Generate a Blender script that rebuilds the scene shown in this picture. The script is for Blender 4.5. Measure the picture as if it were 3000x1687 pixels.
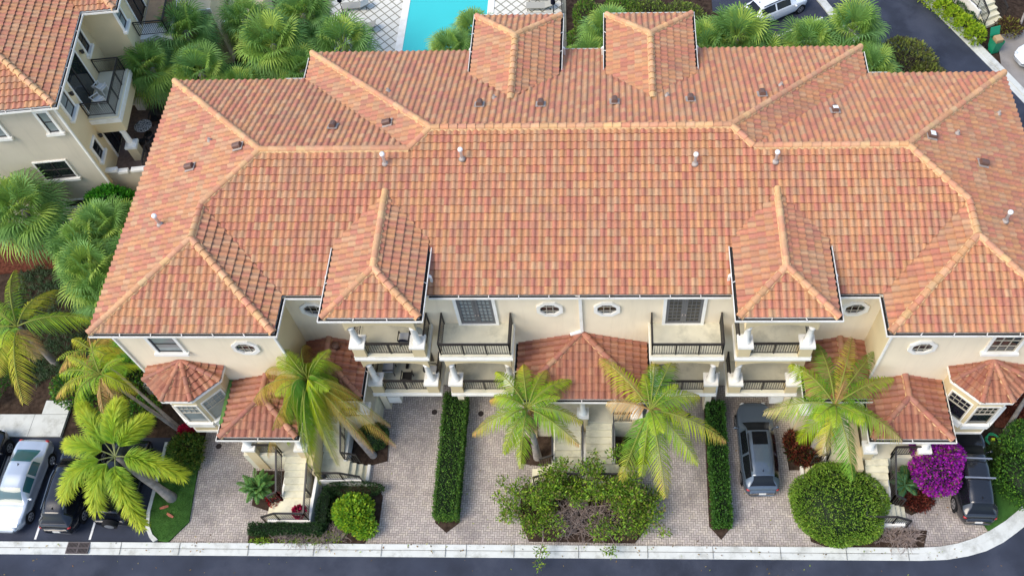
import bpy, math, random
import numpy as np
from mathutils import Vector, Matrix
R_ = math.radians
sin, cos, PI = math.sin, math.cos, math.pi
for o in list(bpy.data.objects): bpy.data.objects.remove(o)
SC = bpy.context.scene
COL = SC.collection
# ------------------------------------------------------------------ camera
cd = bpy.data.cameras.new('camera'); cam = bpy.data.objects.new('camera', cd); COL.objects.link(cam)
fw = Vector((-0.03373601, 0.52995797, -0.8473526)).normalized()
up = Vector((0.0028139, 0.84788, 0.530177)).normalized()
rt = fw.cross(up).normalized(); up = rt.cross(fw)
M = Matrix((rt, up, -fw)).transposed().to_4x4(); M.translation = Vector((1.3558, -20.742, 43.815))
cam.matrix_world = M
cd.sensor_width = 36.0; cd.sensor_fit = 'HORIZONTAL'
cd.lens = 36.0*2673.894/3000
cd.shift_x = -(1697.62-1500)/3000; cd.shift_y = (836.37-843.5)/3000
cd.clip_start = .5; cd.clip_end = 900
SC.camera = cam
# ------------------------------------------------------------------ light
SUN_EL, SUN_AZ = R_(50), R_(238)      # azimuth clockwise from +Y (north): sun in the west
W = bpy.data.worlds.new('World'); SC.world = W; W.use_nodes = True
nt = W.node_tree; bg = nt.nodes['Background']
sky = nt.nodes.new('ShaderNodeTexSky'); sky.sky_type = 'NISHITA'; sky.sun_disc = False
sky.sun_elevation = SUN_EL; sky.sun_rotation = SUN_AZ
sky.dust_density = 1.6; sky.ozone_density = 1.0; sky.air_density = 1.0
nt.links.new(sky.outputs[0], bg.inputs[0]); bg.inputs[1].default_value = 0.15
sl = bpy.data.lights.new('sun', 'SUN'); sl.energy = 1.2; sl.angle = R_(35); sl.color = (1, .90, .74)
sun = bpy.data.objects.new('sun', sl); COL.objects.link(sun)
sd = Vector((sin(SUN_AZ)*cos(SUN_EL), cos(SUN_AZ)*cos(SUN_EL), sin(SUN_EL)))
sun.rotation_euler = sd.to_track_quat('Z', 'Y').to_euler(); sun.location = (0, 0, 60)
vs = SC.view_settings; vs.view_transform = 'Standard'; vs.look = 'None'; vs.gamma = 1; vs.use_curve_mapping = False
vs.exposure = 1.1
# ------------------------------------------------------------------ materials
MATS = {}
def mat(name, col, rough=.6, spec=.3, metal=0, noise=0, nscale=3.0, bump=0, bscale=60, attr=False, coat=0, trans=0, dirt=None, dscale=.6, dmax=1.0, streak=False):
    if name in MATS: return MATS[name]
    m = bpy.data.materials.new(name); m.use_nodes = True; n = m.node_tree; L = n.links
    b = n.nodes['Principled BSDF']
    b.inputs['Roughness'].default_value = rough; b.inputs['Metallic'].default_value = metal
    b.inputs['Specular IOR Level'].default_value = spec
    if coat: b.inputs['Coat Weight'].default_value = coat; b.inputs['Coat Roughness'].default_value = .04
    b.inputs['Base Color'].default_value = (*col, 1)
    src = None
    if attr:
        a = n.nodes.new('ShaderNodeAttribute'); a.attribute_name = 'col'; src = a.outputs['Color']
    tc = n.nodes.new('ShaderNodeTexCoord')
    if noise:
        t = n.nodes.new('ShaderNodeTexNoise'); t.inputs['Scale'].default_value = nscale; t.inputs['Detail'].default_value = 6
        L.new(tc.outputs['Object'], t.inputs['Vector'])
        mr = n.nodes.new('ShaderNodeMapRange'); mr.inputs[1].default_value = .3; mr.inputs[2].default_value = .7
        mr.inputs[3].default_value = 1-noise; mr.inputs[4].default_value = 1+noise
        L.new(t.outputs['Fac'], mr.inputs[0])
        mx = n.nodes.new('ShaderNodeVectorMath'); mx.operation = 'SCALE'
        if src: L.new(src, mx.inputs[0])
        else: mx.inputs[0].default_value = col
        L.new(mr.outputs[0], mx.inputs['Scale']); src = mx.outputs[0]
    if dirt:
        t = n.nodes.new('ShaderNodeTexNoise'); t.inputs['Scale'].default_value = dscale; t.inputs['Detail'].default_value = 8
        t.inputs['Roughness'].default_value = .7
        if streak:
            mp = n.nodes.new('ShaderNodeMapping'); mp.inputs['Scale'].default_value = (4, 4, .35); L.new(tc.outputs['Object'], mp.inputs[0]); L.new(mp.outputs[0], t.inputs['Vector'])
        else: L.new(tc.outputs['Object'], t.inputs['Vector'])
        mr = n.nodes.new('ShaderNodeMapRange'); mr.inputs[1].default_value = .5; mr.inputs[2].default_value = .72; mr.inputs[4].default_value = dmax
        L.new(t.outputs['Fac'], mr.inputs[0])
        mx = n.nodes.new('ShaderNodeMix'); mx.data_type = 'RGBA'
        L.new(mr.outputs[0], mx.inputs[0])
        if src: L.new(src, mx.inputs[6])
        else: mx.inputs[6].default_value = (*col, 1)
        mx.inputs[7].default_value = (*dirt, 1); src = mx.outputs[2]
    if src: L.new(src, b.inputs['Base Color'])
    if bump:
        t = n.nodes.new('ShaderNodeTexNoise'); t.inputs['Scale'].default_value = bscale; t.inputs['Detail'].default_value = 4
        L.new(tc.outputs['Object'], t.inputs['Vector'])
        bp = n.nodes.new('ShaderNodeBump'); bp.inputs['Strength'].default_value = bump; bp.inputs['Distance'].default_value = .02
        L.new(t.outputs['Fac'], bp.inputs['Height']); L.new(bp.outputs[0], b.inputs['Normal'])
    if trans:
        tr = n.nodes.new('ShaderNodeBsdfTranslucent'); ms = n.nodes.new('ShaderNodeMixShader'); ms.inputs[0].default_value = trans
        if src: L.new(src, tr.inputs[0])
        L.new(b.outputs[0], ms.inputs[1]); L.new(tr.outputs[0], ms.inputs[2])
        L.new(ms.outputs[0], n.nodes['Material Output'].inputs['Surface'])
    MATS[name] = m; return m
TILE = mat('terracotta_tile', (.5, .25, .15), .62, .35, noise=.10, nscale=9, bump=.15, bscale=40, attr=True, dirt=(.30, .17, .12), dscale=.45, dmax=.45)
MORTAR = mat('ridge_mortar', (.62, .42, .22), .85, .1, noise=.15, nscale=8)
STUCCO = mat('cream_stucco', (.80, .69, .50), .9, .1, noise=.04, nscale=.8, bump=.25, bscale=50, dirt=(.66, .56, .40), dscale=.7, dmax=.45, streak=True)
TAN = mat('tan_stucco', (.60, .49, .29), .9, .1, noise=.05, nscale=1.2, bump=.25, bscale=50)
GREYST = mat('greige_stucco', (.54, .48, .37), .9, .1, noise=.05, nscale=.7, bump=.25, bscale=50, dirt=(.44, .39, .30), dscale=.7, dmax=.7, streak=True)
YST = mat('yellow_stucco', (.66, .55, .34), .9, .1, noise=.05, nscale=.8, bump=.25, bscale=50)
WHITE = mat('white_trim', (.80, .78, .71), .5, .3, noise=.04, nscale=2, dirt=(.66, .62, .52), dscale=1.2)
CREAMF = mat('cream_concrete', (.64, .60, .45), .85, .15, noise=.06, nscale=2, dirt=(.42, .40, .30), dscale=.9)
STEP = mat('cream_step', (.72, .68, .50), .8, .15, noise=.05, nscale=2, dirt=(.46, .43, .31), dscale=1.1)
DARKG = mat('gutter_dark', (.03, .028, .026), .8, .1)
BRONZE = mat('bronze_rail', (.028, .024, .022), .45, .4)
GLASS = mat('window_glass', (.012, .015, .018), .06, .8, noise=.3, nscale=1.5)
BLIND = mat('window_blind_glass', (.22, .25, .245), .12, .6, noise=.12, nscale=2)
DOORG = mat('grey_door', (.12, .12, .12), .5, .3, noise=.06)
FRAMED = mat('bronze_frame', (.05, .045, .04), .5, .3)
GARAGE = mat('garage_door', (.55, .52, .44), .6, .2)
METAL = mat('brown_vent_metal', (.14, .075, .055), .5, .4, noise=.1, nscale=4)
PIPE = mat('white_pipe', (.8, .8, .78), .35, .4, noise=.05)
LEAD = mat('lead_flash', (.35, .30, .26), .6, .4, noise=.2, nscale=6)
LEAF = mat('leaf', (.1, .2, .03), .55, .3, attr=True, trans=.36)
BARK = mat('palm_bark', (.26, .235, .21), .9, .1, noise=.25, nscale=5, bump=.6, bscale=22, attr=False)
TWIG = mat('twig', (.27, .21, .18), .9, .1, noise=.2, nscale=5)
DARKIN = mat('dark_interior', (.008, .008, .007), .9, .05)
ASPH = mat('asphalt', (.036, .043, .064), .85, .25, noise=.30, nscale=.5, bump=.5, bscale=120, dirt=(.058, .064, .086), dscale=.25)
CONC = mat('kerb_concrete', (.56, .57, .53), .85, .2, noise=.06, nscale=2.5, bump=.2, bscale=60, dirt=(.33, .33, .29), dscale=1.3)
PAVE = mat('paver', (.3, .27, .25), .85, .15, noise=.10, nscale=1.1, bump=.2, bscale=80, attr=True, dirt=(.13, .115, .11), dscale=.22)
SAND = mat('paver_joint', (.14, .122, .108), .95, .05, noise=.2, nscale=3)
SOIL = mat('mulch_soil', (.045, .03, .022), .95, .05, noise=.45, nscale=5, bump=1.0, bscale=25, dirt=(.085, .06, .042), dscale=2.2)
GRASS = mat('lawn', (.045, .115, .022), .9, .1, noise=.3, nscale=2.5, bump=1, bscale=90, dirt=(.065, .15, .03), dscale=1.1)
LINE = mat('line_paint', (.72, .72, .70), .7, .2, noise=.12, nscale=6)
POOLW = mat('pool_water', (.05, .52, .52), .08, .5, noise=.05, nscale=.25, bump=.12, bscale=3)
DECKT = mat('deck_tile', (.68, .66, .58), .8, .2, noise=.05, nscale=2)
DECKJ = mat('deck_joint', (.27, .26, .20), .95, .1, noise=.15, nscale=3)
RUB = mat('rubber', (.012, .012, .013), .8, .2)
RIM = mat('alloy', (.42, .43, .45), .3, .5, metal=.7)
CARG = mat('car_glass', (.006, .007, .009), .08, .3)
def vcol(name, c, **k): return mat(name, c, **k)
# ------------------------------------------------------------------ mesh helpers
class MB:
    def __init__(s): s.v = []; s.f = []; s.m = []; s.c = []; s.mats = []; s.cm = 0; s.cc = (.5, .5, .5)
    def mi(s, m):
        if m not in s.mats: s.mats.append(m)
        return s.mats.index(m)
    def use(s, m, c=None):
        s.cm = s.mi(m)
        if c: s.cc = c
        return s
    def face(s, pts, c=None):
        n = len(s.v); s.v += [tuple(p) for p in pts]; s.f.append(tuple(range(n, n+len(pts)))); s.m.append(s.cm); s.c.append(c or s.cc)
    def mesh(s, vs, fs, c=None):
        n = len(s.v); s.v += [tuple(p) for p in vs]
        for f in fs: s.f.append(tuple(i+n for i in f)); s.m.append(s.cm); s.c.append(c or s.cc)
    def box(s, x0, x1, y0, y1, z0, z1):
        if x0 > x1: x0, x1 = x1, x0
        if y0 > y1: y0, y1 = y1, y0
        if z0 > z1: z0, z1 = z1, z0
        V = [(x0, y0, z0), (x1, y0, z0), (x1, y1, z0), (x0, y1, z0), (x0, y0, z1), (x1, y0, z1), (x1, y1, z1), (x0, y1, z1)]
        s.mesh(V, [(0, 3, 2, 1), (4, 5, 6, 7), (0, 1, 5, 4), (1, 2, 6, 5), (2, 3, 7, 6), (3, 0, 4, 7)])
    def bar(s, a, b, w, h=None, upv=(0, 0, 1)):
        a = Vector(a); b = Vector(b); d = (b-a)
        if d.length < 1e-5: return
        d.normalize(); u = Vector(upv)
        if abs(d.dot(u)) > .98: u = Vector((0, 1, 0))
        r = d.cross(u).normalized(); u = r.cross(d); h = h or w
        o = [(-w/2, -h/2), (w/2, -h/2), (w/2, h/2), (-w/2, h/2)]
        V = [a+r*x+u*y for x, y in o]+[b+r*x+u*y for x, y in o]
        s.mesh(V, [(0, 1, 2, 3), (7, 6, 5, 4), (0, 4, 5, 1), (1, 5, 6, 2), (2, 6, 7, 3), (3, 7, 4, 0)])
    def tube(s, pts, rad, n=8, cap=True):
        pts = [Vector(p) for p in pts]; K = len(pts)
        if not hasattr(rad, '__len__'): rad = [rad]*K
        V = []; F = []
        t0 = (pts[1]-pts[0]).normalized(); u = Vector((1, 0, 0)) if abs(t0.x) < .8 else Vector((0, 1, 0))
        for i in range(K):
            t = (pts[min(i+1, K-1)]-pts[max(i-1, 0)])
            t = t.normalized() if t.length > 1e-6 else t0
            r = t.cross(u).normalized(); u = r.cross(t)
            for j in range(n):
                a = 2*PI*j/n; V.append(pts[i]+(r*cos(a)+u*sin(a))*rad[i])
        for i in range(K-1):
            for j in range(n):
                k = (j+1) % n; F.append((i*n+j, i*n+k, (i+1)*n+k, (i+1)*n+j))
        if cap: F.append(tuple(range(n))[::-1]); F.append(tuple((K-1)*n+j for j in range(n)))
        s.mesh(V, F)
    def prism(s, poly, z0, z1):
        n = len(poly); V = [(x, y, z0) for x, y in poly]+[(x, y, z1) for x, y in poly]
        s.mesh(V, [tuple(range(n))[::-1], tuple(range(n, 2*n))]+[(i, (i+1) % n, n+(i+1) % n, n+i) for i in range(n)])
    def lathe(s, c, prof, n=20):
        V = []; F = []
        for r, z in prof:
            for j in range(n): a = 2*PI*j/n; V.append((c[0]+r*cos(a), c[1]+r*sin(a), c[2]+z))
        for i in range(len(prof)-1):
            for j in range(n): k = (j+1) % n; F.append((i*n+j, i*n+k, (i+1)*n+k, (i+1)*n+j))
        F.append(tuple(range(n))[::-1]); F.append(tuple((len(prof)-1)*n+j for j in range(n)))
        s.mesh(V, F)
    def build(s, name, parent=None, smooth=False, xf=None, off=None):
        me = bpy.data.meshes.new(name)
        V = np.array(s.v, dtype=np.float64).reshape(-1, 3)
        if xf is not None:
            A = np.array(xf); V = V@A[:3, :3].T+A[:3, 3]
        if off is not None: V = V-np.array(off)
        me.from_pydata(V.tolist(), [], s.f)
        me.polygons.foreach_set('material_index', s.m)
        a = me.attributes.new('col', 'FLOAT_COLOR', 'FACE')
        a.data.foreach_set('color', np.array([(*c, 1.0) for c in s.c], dtype=np.float32).ravel())
        if smooth: me.polygons.foreach_set('use_smooth', [True]*len(s.f))
        for m in s.mats: me.materials.append(m)
        me.update()
        o = bpy.data.objects.new(name, me); COL.objects.link(o)
        if parent: o.parent = parent
        return o
def tag(o, label=None, cat=None, group=None, kind=None):
    if label: o['label'] = label
    if cat: o['category'] = cat
    if group: o['group'] = group
    if kind: o['kind'] = kind
    return o
def thing(name, label, cat, loc=(0, 0, 0), rz=0, group=None):
    o = bpy.data.objects.new(name, None); COL.objects.link(o); o.location = loc; o.rotation_euler = (0, 0, rz)
    o.empty_display_size = .3
    return tag(o, label, cat, group)
def struct(name, mb, **k):
    o = mb.build(name, **k); o['kind'] = 'structure'; return o
RNG = random.Random(7)
U = RNG.uniform
# ------------------------------------------------------------------ polygon clipping
def area2(p): return sum(p[i][0]*p[(i+1) % len(p)][1]-p[(i+1) % len(p)][0]*p[i][1] for i in range(len(p)))
def inside(p, x, y):
    c = False; n = len(p)
    for i in range(n):
        x1, y1 = p[i]; x2, y2 = p[(i+1) % n]
        if (y1 > y) != (y2 > y) and x < (x2-x1)*(y-y1)/(y2-y1)+x1: c = not c
    return c
def clipc(q, p):     # clip q [(x,y,h)] by convex ccw p
    n = len(p)
    for i in range(n):
        ax, ay = p[i]; bx, by = p[(i+1) % n]; ex, ey = bx-ax, by-ay
        out = []; m = len(q)
        if not m: return []
        D = [ex*(v[1]-ay)-ey*(v[0]-ax) for v in q]
        for j in range(m):
            a, b = q[j], q[(j+1) % m]; da, db = D[j], D[(j+1) % m]
            if da >= 0: out.append(a)
            if (da > 0 and db < 0) or (da < 0 and db > 0):
                t = da/(da-db); out.append(tuple(a[k]+(b[k]-a[k])*t for k in range(len(a))))
        q = out
    return q
def tris(p):
    p = list(p)
    if area2(p) < 0: p.reverse()
    R = []
    while len(p) > 3:
        for i in range(len(p)):
            a, b, c = p[i-1], p[i], p[(i+1) % len(p)]
            if area2([a, b, c]) <= 1e-9: continue
            if any(area2([a, b, q]) >= -1e-9 and area2([b, c, q]) >= -1e-9 and area2([c, a, q]) >= -1e-9 for q in p if q not in (a, b, c)): continue
            R.append([a, b, c]); p.pop(i); break
        else: break
    if len(p) >= 3: R.append(p)
    return R
def segd(p, x, y):
    d = 9
    n = len(p)
    for i in range(n):
        x1, y1 = p[i]; x2, y2 = p[(i+1) % n]; ex, ey = x2-x1, y2-y1
        t = max(0, min(1, ((x-x1)*ex+(y-y1)*ey)/(ex*ex+ey*ey+1e-9)))
        d = min(d, math.hypot(x-x1-t*ex, y-y1-t*ey))
    return d
# ------------------------------------------------------------------ roof tiles
TW, TE = .305, .375
PAL = [(.485, .25, .122), (.515, .275, .132), (.485, .21, .125), (.455, .185, .12), (.49, .30, .168), (.455, .24, .138), (.44, .195, .12), (.50, .235, .12), (.465, .275, .155)]
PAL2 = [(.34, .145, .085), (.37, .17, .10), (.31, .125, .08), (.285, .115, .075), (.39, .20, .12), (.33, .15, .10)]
CPAL = [(.56, .31, .15), (.52, .27, .14), (.60, .35, .17), (.50, .24, .13)]
def tiles(mb, poly, z0, pal=PAL, seed=1, tw=TW, te=TE, bh=.066):
    rg = random.Random(seed)
    P = [Vector(p) for p in poly]
    n = Vector((0, 0, 0))
    for i in range(len(P)): n += P[i].cross(P[(i+1) % len(P)])
    n.normalize()
    if n.z < 0: n = -n
    uu = (Vector((0, 0, 1))-n*n.z).normalized(); e = uu.cross(n)
    O = P[0]+uu*((z0-P[0].z)/uu.z)
    O = O-e*O.dot(e)
    pl = [((q-O).dot(e), (q-O).dot(uu)) for q in P]
    if area2(pl) < 0: pl.reverse()
    T = tris(pl)
    a0 = min(q[0] for q in pl); a1 = max(q[0] for q in pl); b0 = min(q[1] for q in pl); b1 = max(q[1] for q in pl)
    mb.use(TILE)
    prof = [(0, .05), (.08, .5), (.2, .88), (.33, 1), (.46, .88), (.60, .5), (.70, .12), (.85, 0), (1, .05)]
    def emit(q, c):
        cx = sum(v[0] for v in q)/len(q); cy = sum(v[1] for v in q)/len(q)
        ins = inside(pl, cx, cy); d = segd(pl, cx, cy)
        if d > .34:
            if ins: mb.face([O+e*v[0]+uu*v[1]+n*v[2] for v in q], c)
            return
        for t in T:
            r = clipc(q, t)
            if len(r) >= 3: mb.face([O+e*v[0]+uu*v[1]+n*v[2] for v in r], c)
    for j in range(int(math.floor(b0/te)), int(math.ceil(b1/te))+1):
        for i in range(int(math.floor(a0/tw)), int(math.ceil(a1/tw))+1):
            base = pal[min(int(rg.random()**1.1*len(pal)), len(pal)-1)]
            kf = rg.uniform(.91, 1.09); c0 = tuple(v*kf*rg.uniform(.98, 1.02)*q_ for v, q_ in zip(base, (.95, .88, .84)))
            y0 = j*te; y1 = y0+te; x0 = i*tw
            if not (x0 < a1+.1 and x0+tw > a0-.1): continue
            k2 = pal[rg.randrange(len(pal))]; dj = rg.uniform(-.008, .008)
            for k in range(len(prof)-1):
                (s0, h0), (s1, h1) = prof[k], prof[k+1]
                xa, xb = x0+s0*tw, x0+s1*tw
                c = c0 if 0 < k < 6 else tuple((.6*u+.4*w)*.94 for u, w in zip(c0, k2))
                lo = .062+dj
                emit([(xa, y0, h0*bh+lo), (xb, y0, h1*bh+lo), (xb, y1, h1*bh), (xa, y1, h0*bh)], c)
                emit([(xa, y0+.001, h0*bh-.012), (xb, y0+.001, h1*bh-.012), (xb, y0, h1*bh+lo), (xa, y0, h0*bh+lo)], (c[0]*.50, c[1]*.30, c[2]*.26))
def caps(mb, a, b, r=.135, seg=.42, pal=CPAL, seed=0, mortar=True):
    rg = random.Random(seed+int(abs(a[0])*10)); a = Vector(a); b = Vector(b); d = b-a; Ln = d.length; d.normalize()
    s = d.cross(Vector((0, 0, 1))).normalized(); n = s.cross(d)
    if mortar:
        mb.use(MORTAR); K = max(2, int(Ln/.1)); V = []
        for i in range(K+1):
            p = a+d*(Ln*i/K); w = r*(1.3 if pal is CPAL else 1.12)+.018*sin(i*.1*2*PI/.305*1.0)+rg.uniform(-.008, .008)
            V += [p-s*w-n*.03, p-s*w*.9+n*.075, p+s*w*.9+n*.075, p+s*w-n*.03]
        mb.mesh(V, [(4*i+k, 4*i+k+1, 4*i+k+5, 4*i+k+4) for i in range(K) for k in range(3)])
    mb.use(TILE); N = max(1, round(Ln/seg)); sg = Ln/N
    for i in range(N):
        p = a+d*(sg*i); q = p+d*(sg*1.1); c = tuple(v*rg.uniform(.95, 1.12) for v in pal[rg.randrange(len(pal))])
        V = []; H = 9
        for (pt, rr, zz) in ((p, r*1.12, .105), (q, r*.95, .075)):
            for k in range(H):
                t = PI*k/(H-1); V.append(pt+s*rr*cos(t)+n*(rr*.9*sin(t)+zz-.02))
        mb.mesh(V, [(k+1, k, H+k, H+k+1) for k in range(H-1)], c)
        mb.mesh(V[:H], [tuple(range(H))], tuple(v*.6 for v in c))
def gutter(name, parent, pts, z, lip=.17, h=.12, strap=1.25, flip=1):
    """white gutter with dark trough along an eave polyline (outside on the right when flip=1)"""
    mb = MB(); n = len(pts); P = [Vector((x, y, 0)) for x, y in pts]
    def offs(dist):
        out = []
        for i in range(n):
            ds = []
            if i > 0: ds.append((P[i]-P[i-1]).normalized())
            if i < n-1: ds.append((P[i+1]-P[i]).normalized())
            ns = [Vector((d.y, -d.x, 0))*flip for d in ds]
            if len(ns) == 1: out.append(P[i]+ns[0]*dist)
            else:
                m = (ns[0]+ns[1]); m = m.normalized(); out.append(P[i]+m*dist/max(.3, m.dot(ns[0])))
        return out
    A, B, C = offs(-.02), offs(lip-.03), offs(lip)
    for i in range(n-1):
        def q(p, zz): return (p.x, p.y, zz)
        mb.use(DARKG); mb.face([q(A[i], z-h*.6), q(B[i], z-h*.6), q(B[i+1], z-h*.6), q(A[i+1], z-h*.6)])
        mb.use(WHITE)
        for X, Y in ((B, C),):
            mb.mesh([q(X[i], z-h), q(Y[i], z-h), q(Y[i], z), q(X[i], z), q(X[i+1], z-h), q(Y[i+1], z-h), q(Y[i+1], z), q(X[i+1], z)],
                    [(0, 1, 5, 4), (1, 2, 6, 5), (2, 3, 7, 6), (3, 0, 4, 7), (0, 3, 2, 1), (4, 5, 6, 7)])
        mb.face([q(A[i], z-h-.10), q(A[i+1], z-h-.10), q(C[i+1], z-h), q(C[i], z-h)])
        L = (P[i+1]-P[i]).length; K = int(L/strap)
        for k in range(1, K):
            t = k/K; a = A[i].lerp(A[i+1], t); b = C[i].lerp(C[i+1], t); mb.bar((a.x, a.y, z-.01), (b.x, b.y, z-.01), .035, .02)
    return mb.build(name, parent)
def fascia(mb, pts, z0, z1, closed=False):
    P = pts+([pts[0]] if closed else [])
    for i in range(len(P)-1):
        mb.face([(*P[i], z0), (*P[i+1], z0), (*P[i+1], z1), (*P[i], z1)])
# ------------------------------------------------------------------ window helpers: frame (origin, u, n)
class Fr:
    """local wall frame: p(u,v,d): along wall, up, out"""
    def __init__(s, o, u, nrm): s.o = Vector(o); s.u = Vector(u).normalized(); s.n = Vector(nrm).normalized()
    def p(s, a, z, d=0): return s.o+s.u*a+Vector((0, 0, z))+s.n*d
    def box(s, mb, a0, a1, z0, z1, d0, d1):
        V = [s.p(a, z, d) for d in (d0, d1) for a, z in ((a0, z0), (a1, z0), (a1, z1), (a0, z1))]
        mb.mesh(V, [(0, 3, 2, 1), (4, 5, 6, 7), (0, 1, 5, 4), (1, 2, 6, 5), (2, 3, 7, 6), (3, 0, 4, 7)])
def window(parent, fr, a0, a1, z0, z1, fw=.14, sill=True, nx=2, nz=2, glass=GLASS, grid=None, frame=WHITE, trim=True, sillw=.16):
    f = MB().use(frame)
    if trim:
        fr.box(f, a0-fw, a0, z0-.02, z1+fw, -.02, .09); fr.box(f, a1, a1+fw, z0-.02, z1+fw, -.02, .09); fr.box(f, a0, a1, z1, z1+fw, -.02, .088)
    else:
        fr.box(f, a0-.05, a0, z0, z1+.05, -.02, .05); fr.box(f, a1, a1+.05, z0, z1+.05, -.02, .05); fr.box(f, a0, a1, z1, z1+.05, -.02, .048)
        fr.box(f, a0-.05, a1+.05, z0-.05, z0, -.02, .05)
    w = f.build('window', parent)
    if sill:
        m = MB().use(WHITE); fr.box(m, a0-fw-.08, a1+fw+.08, z0-sillw-.02, z0-.02, -.02, .2); m.build('sill', w)
    g = MB().use(glass); g.face([fr.p(a0, z0, .012), fr.p(a1, z0, .012), fr.p(a1, z1, .012), fr.p(a0, z1, .012)]); g.build('pane', w)
    q = MB().use(FRAMED if grid is None else grid)
    fr.box(q, a0, a0+.05, z0, z1, .014, .05); fr.box(q, a1-.05, a1, z0, z1, .014, .05); fr.box(q, a0+.05, a1-.05, z0, z0+.05, .014, .049); fr.box(q, a0+.05, a1-.05, z1-.05, z1, .014, .049)
    for i in range(1, nx): a = a0+(a1-a0)*i/nx; fr.box(q, a-.018, a+.018, z0+.05, z1-.05, .014, .040)
    for i in range(1, nz): z = z0+(z1-z0)*i/nz; fr.box(q, a0+.05, a1-.05, z-.025, z+.025, .014, .044)
    q.build('sash', w)
    return w
def octwin(parent, fr, a, z, w=.60, h=.58):
    def ring(rw, rh, d): 
        c = .42
        return [fr.p(a+x*rw, z+y*rh, d) for x, y in ((-1, -c), (-c, -1), (c, -1), (1, -c), (1, c), (c, 1), (-c, 1), (-1, c))]
    m = MB().use(WHITE); A, B, C, D = ring(w, h, -.01), ring(w, h, .10), ring(w*.72, h*.70, .10), ring(w*.72, h*.70, -.01)
    V = A+B+C+D
    m.mesh(V, [(i+8*k, (i+1) % 8+8*k, (i+1) % 8+8*k+8, i+8*k+8) for k in range(3) for i in range(8)])
    o = m.build('octagonal_window', parent)
    g = MB().use(GLASS); g.face(ring(w*.75, h*.73, .012)); g.build('pane', o)
    q = MB().use(mat('pale_muntin', (.42, .38, .30), .6, .2))
    for t in (-.24, .24): fr.box(q, a+t*w-.014, a+t*w+.014, z-h*.68, z+h*.68, .02, .045)
    for t in (-.3, .3): fr.box(q, a-w*.62, a+w*.62, z+t*h-.014, z+t*h+.014, .02, .043)
    q.build('muntins', o); return o
def railing(name, parent, pts, h=1.02, gap=.11, toprail=.055, post=.05, loc=None):
    """pts: 3D base polyline"""
    m = MB().use(BRONZE)
    for i in range(len(pts)-1):
        a, b = Vector(pts[i]), Vector(pts[i+1]); Z = Vector((0, 0, 1)); d = b-a; L = d.length
        m.bar(a+Z*h, b+Z*h, toprail*1.3, toprail); m.bar(a+Z*(h-.13), b+Z*(h-.13), .028); m.bar(a+Z*.1, b+Z*.1, .03)
        m.bar(a+Z*.02, a+Z*h, post); m.bar(b+Z*.02, b+Z*h, post)
        K = max(1, int(round(L/1.25)))
        for k in range(1, K): p = a+d*k/K; m.bar(p+Z*.02, p+Z*h, post)
        N = int(L/gap)
        for k in range(1, N): p = a+d*k/N; m.bar(p+Z*.1, p+Z*(h-.13), .022)
    return m.build(name, parent)
def tuscan(mb, x, y, z0, z1, r=.17):
    H = z1-z0; mb.lathe((x, y, z0), [(r*1.45, 0), (r*1.45, .07), (r*1.2, .10), (r*1.15, .14), (r, .17), (r*.97, H*.5), (r*.80, H-.12), (r*.9, H-.10), (r*.98, H-.06), (r*1.0, H)], 18)
# ------------------------------------------------------------------ MAIN BUILDING
S_ = .3303; ZE = 9.89; XL = 21.19; BW = 8.08; XA = 14.32; YW = -1.9; YR1 = 14.94; YR2 = 13.01
D2 = 6.505; D1 = 7.47
BLD = thing('townhouse_building', 'large cream townhouse block with orange barrel tile hip roof in the middle of the photo', 'building')
rf = MB()
def Zf(y): return ZE+S_*y
for sg in (-1, 1):
    X = lambda v: sg*v
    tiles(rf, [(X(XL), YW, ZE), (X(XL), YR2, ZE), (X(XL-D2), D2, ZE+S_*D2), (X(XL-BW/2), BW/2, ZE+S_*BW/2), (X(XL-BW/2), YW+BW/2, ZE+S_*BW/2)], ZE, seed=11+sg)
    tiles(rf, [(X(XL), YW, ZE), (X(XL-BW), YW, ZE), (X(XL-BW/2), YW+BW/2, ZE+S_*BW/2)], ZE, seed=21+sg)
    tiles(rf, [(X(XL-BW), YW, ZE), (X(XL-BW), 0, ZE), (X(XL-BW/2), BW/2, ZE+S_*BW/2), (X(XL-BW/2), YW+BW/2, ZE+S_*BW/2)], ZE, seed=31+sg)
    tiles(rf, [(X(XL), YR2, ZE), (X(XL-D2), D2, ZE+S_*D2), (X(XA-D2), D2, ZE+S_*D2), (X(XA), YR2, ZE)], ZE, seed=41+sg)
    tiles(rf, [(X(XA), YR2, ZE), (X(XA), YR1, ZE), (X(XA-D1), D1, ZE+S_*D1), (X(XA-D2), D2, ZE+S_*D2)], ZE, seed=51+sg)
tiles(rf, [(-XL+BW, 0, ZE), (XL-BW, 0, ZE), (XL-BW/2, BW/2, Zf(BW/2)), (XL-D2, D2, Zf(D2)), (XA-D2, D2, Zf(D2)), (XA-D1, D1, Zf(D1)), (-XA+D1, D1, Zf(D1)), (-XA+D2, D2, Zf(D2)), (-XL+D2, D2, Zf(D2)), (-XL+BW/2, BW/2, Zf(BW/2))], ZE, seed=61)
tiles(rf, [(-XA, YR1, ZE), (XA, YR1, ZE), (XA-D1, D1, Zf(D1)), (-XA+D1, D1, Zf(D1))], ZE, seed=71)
ROOF = rf.build('roof', BLD)
cp = MB()
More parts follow.
